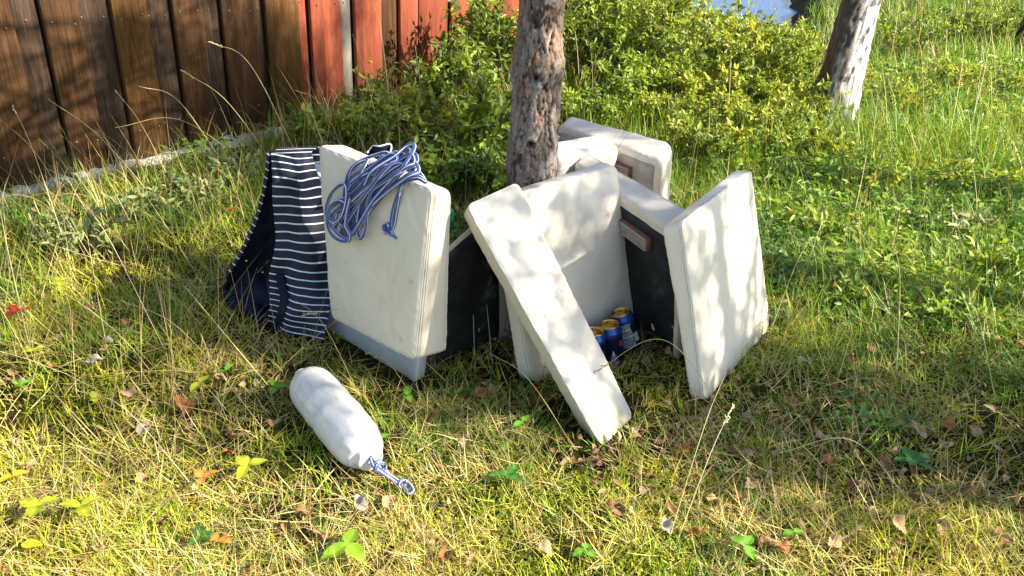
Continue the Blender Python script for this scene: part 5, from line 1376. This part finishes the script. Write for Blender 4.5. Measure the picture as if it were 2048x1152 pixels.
def seedling(px, py, L, colr, nleaf, label, a0=0.0, h=.03, tilt=.15):
    x, y = where(px, py); z = float(gz(x, y)); h = h * 1.25 + .012
    t = thing('seedling', label, 'plant', (x, y, z), 'small seedlings in the turf')
    s = Soup(); v, f, uv = tube(spline([(x, y, z - .005), (x + .003, y, z + h * .6), (x, y, z + h)], 6), .0011, 5); s.add(v, f, np.array(colr) * .6 + .03); s.build('stem', M_leaf, t, True)
    for k in range(nleaf):
        V, F = leaf_blade(L * random.uniform(.85, 1.1), L * random.uniform(.55, .7), k + int(px)); V = rotz(roty(V, -tilt + random.uniform(-.25, .2)), a0 + k * 2 * math.pi / max(nleaf, 1) + random.uniform(-.25, .25))
        c = np.array(colr) * random.uniform(.8, 1.15)
        vein = np.tile([1, 1, 1.35, 1, 1], 15)[:, None]
        link('leaf', mesh_np('leaf', V + np.array([x, y, z + h]), F, np.clip(c * vein, 0, .8), smooth=True), t, M_leaf)
SEED = [
    (85, 1050, .040, YG, 3, 'large yellow green three leaved seedling by the bottom left corner', .6, .04), (172, 1050, .036, YG, 3, 'yellow green three leaved seedling right of the largest one at lower left', 1.1, .035),
    (500, 968, .040, YG, 3, 'yellow green three leaved seedling left of the fender rope', 2.5, .035), (697, 1122, .048, (.24, .42, .03), 3, 'bright green three leaved seedling at the bottom edge below the fender', 1.57, .03),
    (1016, 978, .040, DG, 3, 'dark green seedling on the open turf right of the fender rope', 1.2, .02), (410, 985, .030, OR, 3, 'orange and yellow seedling left of the fender', .4, .025),
    (402, 800, .032, YG, 2, 'yellow seedling in the turf left of the fender top', 1.2, .03), (42, 662, .040, RD, 3, 'red three leaved seedling at the left edge', 2.6, .04),
    (45, 1100, .036, YE, 1, 'single bright yellow leaf at the bottom left corner', .1, .015), (455, 776, .026, GR, 2, 'small green seedling close left of the fender', .9, .03),
    (556, 808, .030, GR, 3, 'green seedling beside the upper end of the fender', .2, .03), (815, 812, .030, GR, 2, 'green seedling below the shaded grey cushion', 1.9, .02),
    (1043, 868, .028, GR, 2, 'green seedling left of the foot of the slanting strip', .8, .02), (1818, 940, .045, DG, 5, 'dark green leafy seedling in the shaded band on the right', .5, .02),
    (1578, 1098, .026, GR, 2, 'round leaved green seedling at lower right', .3, .02), (1480, 1132, .032, GR, 3, 'green seedling at the bottom edge right of centre', .7, .03),
    (128, 592, .034, YG, 3, 'yellow green seedling in the shade on the left', .9, .04), (72, 722, .030, YG, 2, 'yellow green two leaved seedling low at the left edge', .5, .02),
    (405, 1095, .036, DG, 3, 'dark green seedling at the bottom left of centre', .2, .02), (442, 1100, .030, OR, 2, 'orange seedling beside the dark green one at the bottom', -.3, .02),
    (198, 822, .026, YG, 2, 'pale yellow seedling on the left turf', 2.2, .02), (35, 985, .030, YE, 2, 'yellow seedling at the left edge above the largest one', .8, .03),
    (925, 800, .026, GR, 2, 'small green seedling under the gap between the cushions', .4, .02), (1310, 690, .034, DG, 3, 'dark seedling in the shade right of the beer cans', .4, .02),
    (1165, 1130, .028, GR, 3, 'small green seedling at the bottom edge in the centre', 1.4, .015), (470, 458, .026, RD, 2, 'red leaf seedling beside the jacket shoulder', .4, .05),
    (50, 790, .026, GR, 3, 'small green seedling at the left edge above the straw', .9, .02), (760, 900, .026, GR, 2, 'tiny green seedling beside the fender neck', .9, .02),
]
for sd_ in SEED: seedling(*sd_)

# fallen leaves: individuals that can be picked out
LEAFV = []
for k in range(8):
    V, F = leaf_blade(.042, .030, 40 + k, .10, .35, random.uniform(-.5, .6))
    V = V + np.stack([0 * V[:, 0], 0 * V[:, 0], .008 * np.sin(V[:, 0] * 160 + k) * np.sin(V[:, 1] * 150)], -1)
    V[:, 0] -= .02; LEAFV.append((V, F))
TAN, BRN, RUST, GREYL = (.46, .30, .16), (.24, .125, .06), (.40, .16, .06), (.42, .37, .31)
def leafmesh(k, c):
    V, F = LEAFV[k]; cc = np.clip(np.array(c) * np.tile([1, .9, .7, .9, 1], 15)[:, None] * np.random.default_rng(k).uniform(.8, 1.2, (75, 1)), 0, 1)
    return mesh_np('fallen_leaf', V, F, cc, smooth=True)
_LM = {}
FALL = [(778, 1015, TAN, 'tan'), (722, 1022, GREYL, 'pale grey'), (608, 1040, BRN, 'brown'), (575, 1066, BRN, 'brown'), (905, 1028, TAN, 'tan'), (890, 970, RUST, 'rust'), (895, 1130, RUST, 'rust'), (1170, 1112, RUST, 'rust'), (1090, 1120, TAN, 'tan'),
        (1330, 1078, GREYL, 'pale grey'), (1382, 1088, RUST, 'rust'), (1338, 1034, BRN, 'brown'), (1232, 1040, BRN, 'brown'), (1357, 918, RUST, 'rust'), (1490, 932, TAN, 'tan'), (1496, 988, TAN, 'tan'), (1425, 1020, TAN, 'tan'), (1478, 1020, RUST, 'rust'),
        (1525, 1105, BRN, 'brown'), (1560, 1120, RUST, 'rust'), (1660, 1110, TAN, 'tan'), (1600, 1075, TAN, 'tan'), (1790, 1070, TAN, 'tan'), (1878, 1070, TAN, 'tan'), (1925, 985, BRN, 'brown'), (1975, 1010, BRN, 'brown'), (1830, 870, TAN, 'tan'), (1890, 860, RUST, 'rust'), (1950, 880, TAN, 'tan'),
        (1740, 710, RUST, 'rust'), (1690, 735, BRN, 'brown'), (1605, 735, GREYL, 'pale grey'), (1580, 820, BRN, 'brown'), (1640, 890, TAN, 'tan'), (1700, 990, BRN, 'brown'), (1760, 940, BRN, 'brown'), (1800, 960, TAN, 'tan'), (2000, 1080, BRN, 'brown'), (1650, 940, RUST, 'rust'),
        (250, 662, RUST, 'rust'), (220, 700, GREYL, 'pale grey'), (195, 745, GREYL, 'pale grey'), (38, 775, GREYL, 'pale grey'), (260, 800, TAN, 'tan'), (370, 830, RUST, 'rust'), (460, 920, RUST, 'rust'), (290, 875, GREYL, 'pale grey'), (180, 995, RUST, 'rust'), (295, 972, TAN, 'tan'), (38, 905, TAN, 'tan'),
        (65, 955, TAN, 'tan'), (200, 1115, TAN, 'tan'), (545, 765, BRN, 'brown'), (860, 850, RUST, 'rust'), (960, 800, RUST, 'rust'), (990, 790, TAN, 'tan'), (1085, 810, BRN, 'brown'), (540, 870, BRN, 'brown'), (1005, 730, BRN, 'brown'), (930, 905, TAN, 'tan'), (640, 1090, BRN, 'brown'), (500, 1145, RUST, 'rust'), (330, 1060, BRN, 'brown'), (1270, 960, TAN, 'tan'), (1190, 940, BRN, 'brown')]
def leaf_place(px, py):
    if px < 420: h = 'left of the fender'
    elif px < 900 and py > 960: h = 'below the fender'
    elif px < 900: h = 'close beside the fender'
    elif px < 1120 and py < 900: h = 'between the grey shaded cushion and the slanting strip'
    elif px < 1420 and py > 900: h = 'below the slanting strip'
    elif px < 1120: h = 'right of the fender rope'
    elif py < 830: h = 'right of the rightmost cushion'
    elif px > 1780: h = 'towards the right edge'
    else: h = 'on the turf below the rightmost cushion'
    if py > 1060: h += ' by the bottom edge'
    elif py > 960: h += ', well forward'
    return h
_LAB = {}
for k, (px, py, c, cn) in enumerate(FALL):
    x, y = where(px, py); kk = k % 8
    key = (kk, cn)
    if key not in _LM: _LM[key] = leafmesh(kk, c)
    o = link('fallen_leaf', _LM[key], None, M_litter); sc = random.uniform(.55, 1.05) * (1 if py > 850 else 1.15); o.scale = (sc,) * 3
    o.location = (x, y, float(gz(x, y)) + .027); o.rotation_euler = (random.uniform(-.6, .6), random.uniform(-.5, .5), random.uniform(0, 6.28))
    sh = 'curled' if kk % 2 else 'crumpled'
    _LAB.setdefault(f'{sh} {cn} fallen leaf {leaf_place(px, py)}', []).append((py, px, o))
for lab, lst in _LAB.items():
    lst.sort(key=lambda q: q[0])
    words = [''] if len(lst) == 1 else ['upper ', 'lower '] if len(lst) == 2 else ['uppermost '] + ['middle '] * (len(lst) - 2) + ['lowest ']
    for w_, (_, _, o) in zip(words, lst): tag(o, w_ + lab, 'leaf', 'fallen leaves in the turf')

# long dry grass stalks, each its own thing: base pixel, tip pixel, tip height, sag, label
STK = [
    ((150, 545), (25, 212), .42, .03, 1, 'tall straw stalk with a seed head against the left planks'), ((215, 545), (0, 238), .36, .02, 0, 'long straight stalk slanting off the left edge of the view'), ((330, 425), (96, 198), .40, .0, 0, 'stalk slanting across the brown planks at left'),
    ((360, 405), (230, 180), .42, .01, 0, 'thin stalk before the second brown plank'), ((455, 335), (277, 172), .42, .05, 0, 'bent stalk before the split plank'), ((560, 345), (365, 142), .46, .02, 1, 'straight pale stalk leaning left over the middle planks'),
    ((605, 335), (420, 84), .55, .09, 1, 'long arching stalk with drooping tip above the jacket'), ((520, 340), (230, 255), .28, .06, 0, 'low arching stalk above the footing stones'), ((470, 602), (662, 484), .26, .02, 1, 'thin stalk crossing the striped jacket'),
    ((905, 772), (606, 630), .10, .05, 1, 'pale stalk lying across the shaded grey cushion'), ((825, 790), (735, 706), .07, .01, 1, 'short stalk with a seed head below the rope cushion'), ((1470, 862), (1182, 748), .12, .12, 1, 'arching stalk across the foot of the slanting strip'),
    ((1660, 760), (1530, 625), .14, .06, 0, 'curved stalk touching the lower corner of the rightmost cushion'), ((1795, 745), (1778, 476), .26, .03, 0, 'kinked stalk standing in the right hand grass'), ((1605, 560), (1650, 442), .16, .04, 0, 'short bent stalk just right of the rightmost cushion'),
    ((1700, 470), (1735, 290), .22, .0, 0, 'straight stalk standing above the right hand weeds'), ((1330, 1105), (1452, 745), .26, -.02, 0, 'long stalk rising from the lower turf towards the rightmost cushion'), ((1345, 1110), (1465, 812), .20, .0, 1, 'stalk with a seed head leaning right below the rightmost cushion'),
    ((1150, 900), (978, 705), .14, .01, 0, 'straight stalk crossing in front of the upright cushion foot'), ((985, 735), (962, 548), .20, .0, 1, 'short stalk with a seed head in the dark gap by the rope cushion'), ((950, 738), (936, 470), .30, .01, 0, 'thin upright stalk in the dark gap between the cushions'),
    ((1530, 690), (1620, 480), .2, -.02, 0, 'stalk leaning right from the rightmost cushion'), ((700, 330), (590, 180), .40, .04, 0, 'stalk before the dark orange plank'), ((770, 330), (705, 68), .55, .01, 0, 'straight stalk leaning left before the red planks'),
    ((720, 330), (768, 105), .48, .0, 0, 'stalk leaning right before the red planks'), ((790, 300), (745, 5), .60, .06, 0, 'tall curving stalk up the middle of the red planks'), ((850, 300), (830, 90), .48, .02, 0, 'tall stalk at the right part of the red planks'),
    ((1160, 235), (1150, 60), .5, .0, 0, 'upright stalk beside the right of the pine trunk'), ((1185, 245), (1180, 90), .5, .0, 0, 'second upright stalk right of the pine trunk'), ((1130, 235), (1112, 140), .35, .03, 0, 'stalk bending close behind the pine trunk'),
    ((1890, 330), (1925, 70), .55, .0, 0, 'tall stalk in the meadow right of the birch'), ((1930, 300), (1975, 100), .5, .03, 0, 'tall stalk far right in the meadow'), ((1850, 280), (1810, 50), .55, .05, 0, 'curved tall stalk near the birch'),
    ((420, 1010), (150, 780), .10, .03, 0, 'long pale straw lying on the turf at lower left'), ((560, 900), (240, 600), .2, .03, 0, 'long thin stalk slanting across the left turf'), ((720, 790), (590, 600), .16, .02, 0, 'thin stalk in front of the jacket hem'),
    ((60, 700), (0, 420), .25, .0, 0, 'stalk by the left edge in the rough grass'), ((330, 700), (130, 380), .32, .04, 0, 'long stalk leaning left in the rough grass'), ((1830, 1010), (1560, 905), .10, .06, 0, 'straw lying across the turf at lower right'), ((1990, 800), (1900, 560), .22, .02, 0, 'stalk on the far right above the shaded band'),
]
def stalk(b, tpx, tz, sag, seed, label):
    p0 = at(*b, 0); p0[2] = gz(p0[0], p0[1]); p2 = at(*tpx, tz)
    # keep the tip at a believable distance from its foot
    mid = p0 * .45 + p2 * .55 + np.array([0, 0, abs(sag) + .01]) + np.array([0, 0, .08 * np.linalg.norm(p2 - p0)])
    P = spline([p0, mid, p2 + np.array([0, 0, 0])], 26)
    t = thing('grass_stalk', label, 'grass stalk', p0, 'long dry grass stalks')
    d = np.linalg.norm(p0 - CAM); w = .00085 * max(1, d / 2.2)
    cc = random.choice([(.55, .46, .24), (.48, .38, .17), (.58, .50, .30)])
    s = Soup(); v, f, uv = tube(P, np.linspace(w * 1.15, w * .6, 26), 5); s.add(v, f, cc); s.build('stem', M_dry, t, True)
    if seed:
        s = Soup(); T = norm(P[-1] - P[-4])
        for k in range(16):
            b_ = P[-1] - T * .0035 * k; dd = T + np.array([random.gauss(0, .35) for _ in range(3)])
            V, F, C = leaves(b_[None], dd[None], np.array([[.3, -.8, .6]]), np.array([.010]), np.array([.0032]) * max(1, d / 2), np.array([cc]) * random.uniform(.8, 1.1)); s.add(V, F, C)
        s.build('seed_head', M_dry, t)
for b, tp, tz, sag, sd_, lab in STK: stalk(b, tp, tz, sag, sd_, lab)

# bunches of arching dead grass against the wall foot and in the thicket
def build_wall_straw():
    def bunch(n, s0, s1, o0, o1, L0, L1, w):
        s = rng.uniform(s0, s1, n); off = rng.uniform(o0, o1, n); p = FA[None] + FD[None] * s[:, None] + FN[None] * off[:, None]
        base = np.stack([p[:, 0], p[:, 1], gz(p[:, 0], p[:, 1])], -1)
        c = colour_mix(STRAW, rng.random(n)) * rng.uniform(.6, 1.1, (n, 1)); g = rng.random(n) < .25; c[g] = (.16, .22, .05)
        return blades(base, rng.uniform(0, 2 * math.pi, n), rng.uniform(L0, L1, n), rng.uniform(0, .4, n), rng.uniform(.3, 2.8, n), rng.uniform(.7, 1.2, n) * w, c, 7)
    V1, F1, C1 = bunch(520, -.4, 3.2, .07, .45, .10, .34, .0030)
    V2, F2, C2 = bunch(420, .7, 2.4, .20, 1.0, .28, .58, .0036)
    V = np.concatenate([V1, V2]); F = np.concatenate([F1, F2 + len(V1)]); C = np.concatenate([C1, C2])
    o = link('dead_grass', mesh_np('dead_grass', V, F, C), None, M_dry); o['kind'] = 'stuff'; o['label'] = 'arching dead grass along the foot of the wall'
    # thin tall stems standing through meadow and shrubs
    x, y = samp(900, 2.0, 9, 1.6); k = ~blocked(x, y, .4) & ((y > 2.5) | (np.abs(x) > .75)); x, y = x[k], y[k]; n = len(x)
    base = np.stack([x, y, gz(x, y)], -1); c = colour_mix(STRAW, rng.random(n)) * rng.uniform(.7, 1.1, (n, 1))
    V, F, C = blades(base, rng.uniform(0, 2 * math.pi, n), rng.uniform(.2, .6, n) * sstep(1.0, 5, y) + .12, rng.uniform(0, .4, n), rng.uniform(0, .6, n), .0012 + .0006 * y, c, 4)
    x = rng.uniform(-2.0, -.5, 420); y = rng.uniform(1.25, 3.0, 420); k = ~blocked(x, y, .1); x, y = x[k], y[k]; n = len(x)
    base = np.stack([x, y, gz(x, y)], -1); c = colour_mix(STRAW, rng.random(n)) * rng.uniform(.8, 1.15, (n, 1))
    V2, F2, C2 = blades(base, rng.normal(2.4, 1.0, n), rng.uniform(.12, .42, n), rng.uniform(.3, 1.1, n), rng.uniform(-.2, .8, n), rng.uniform(.0013, .0024, n), c, 5)
    F = np.concatenate([F, F2 + len(V)]); V = np.concatenate([V, V2]); C = np.concatenate([C, C2])
    o = link('tall_straw', mesh_np('tall_straw', V, F, C), None, M_dry); o['kind'] = 'stuff'; o['label'] = 'scattered thin straw stems standing in the rough grass'
build_wall_straw()
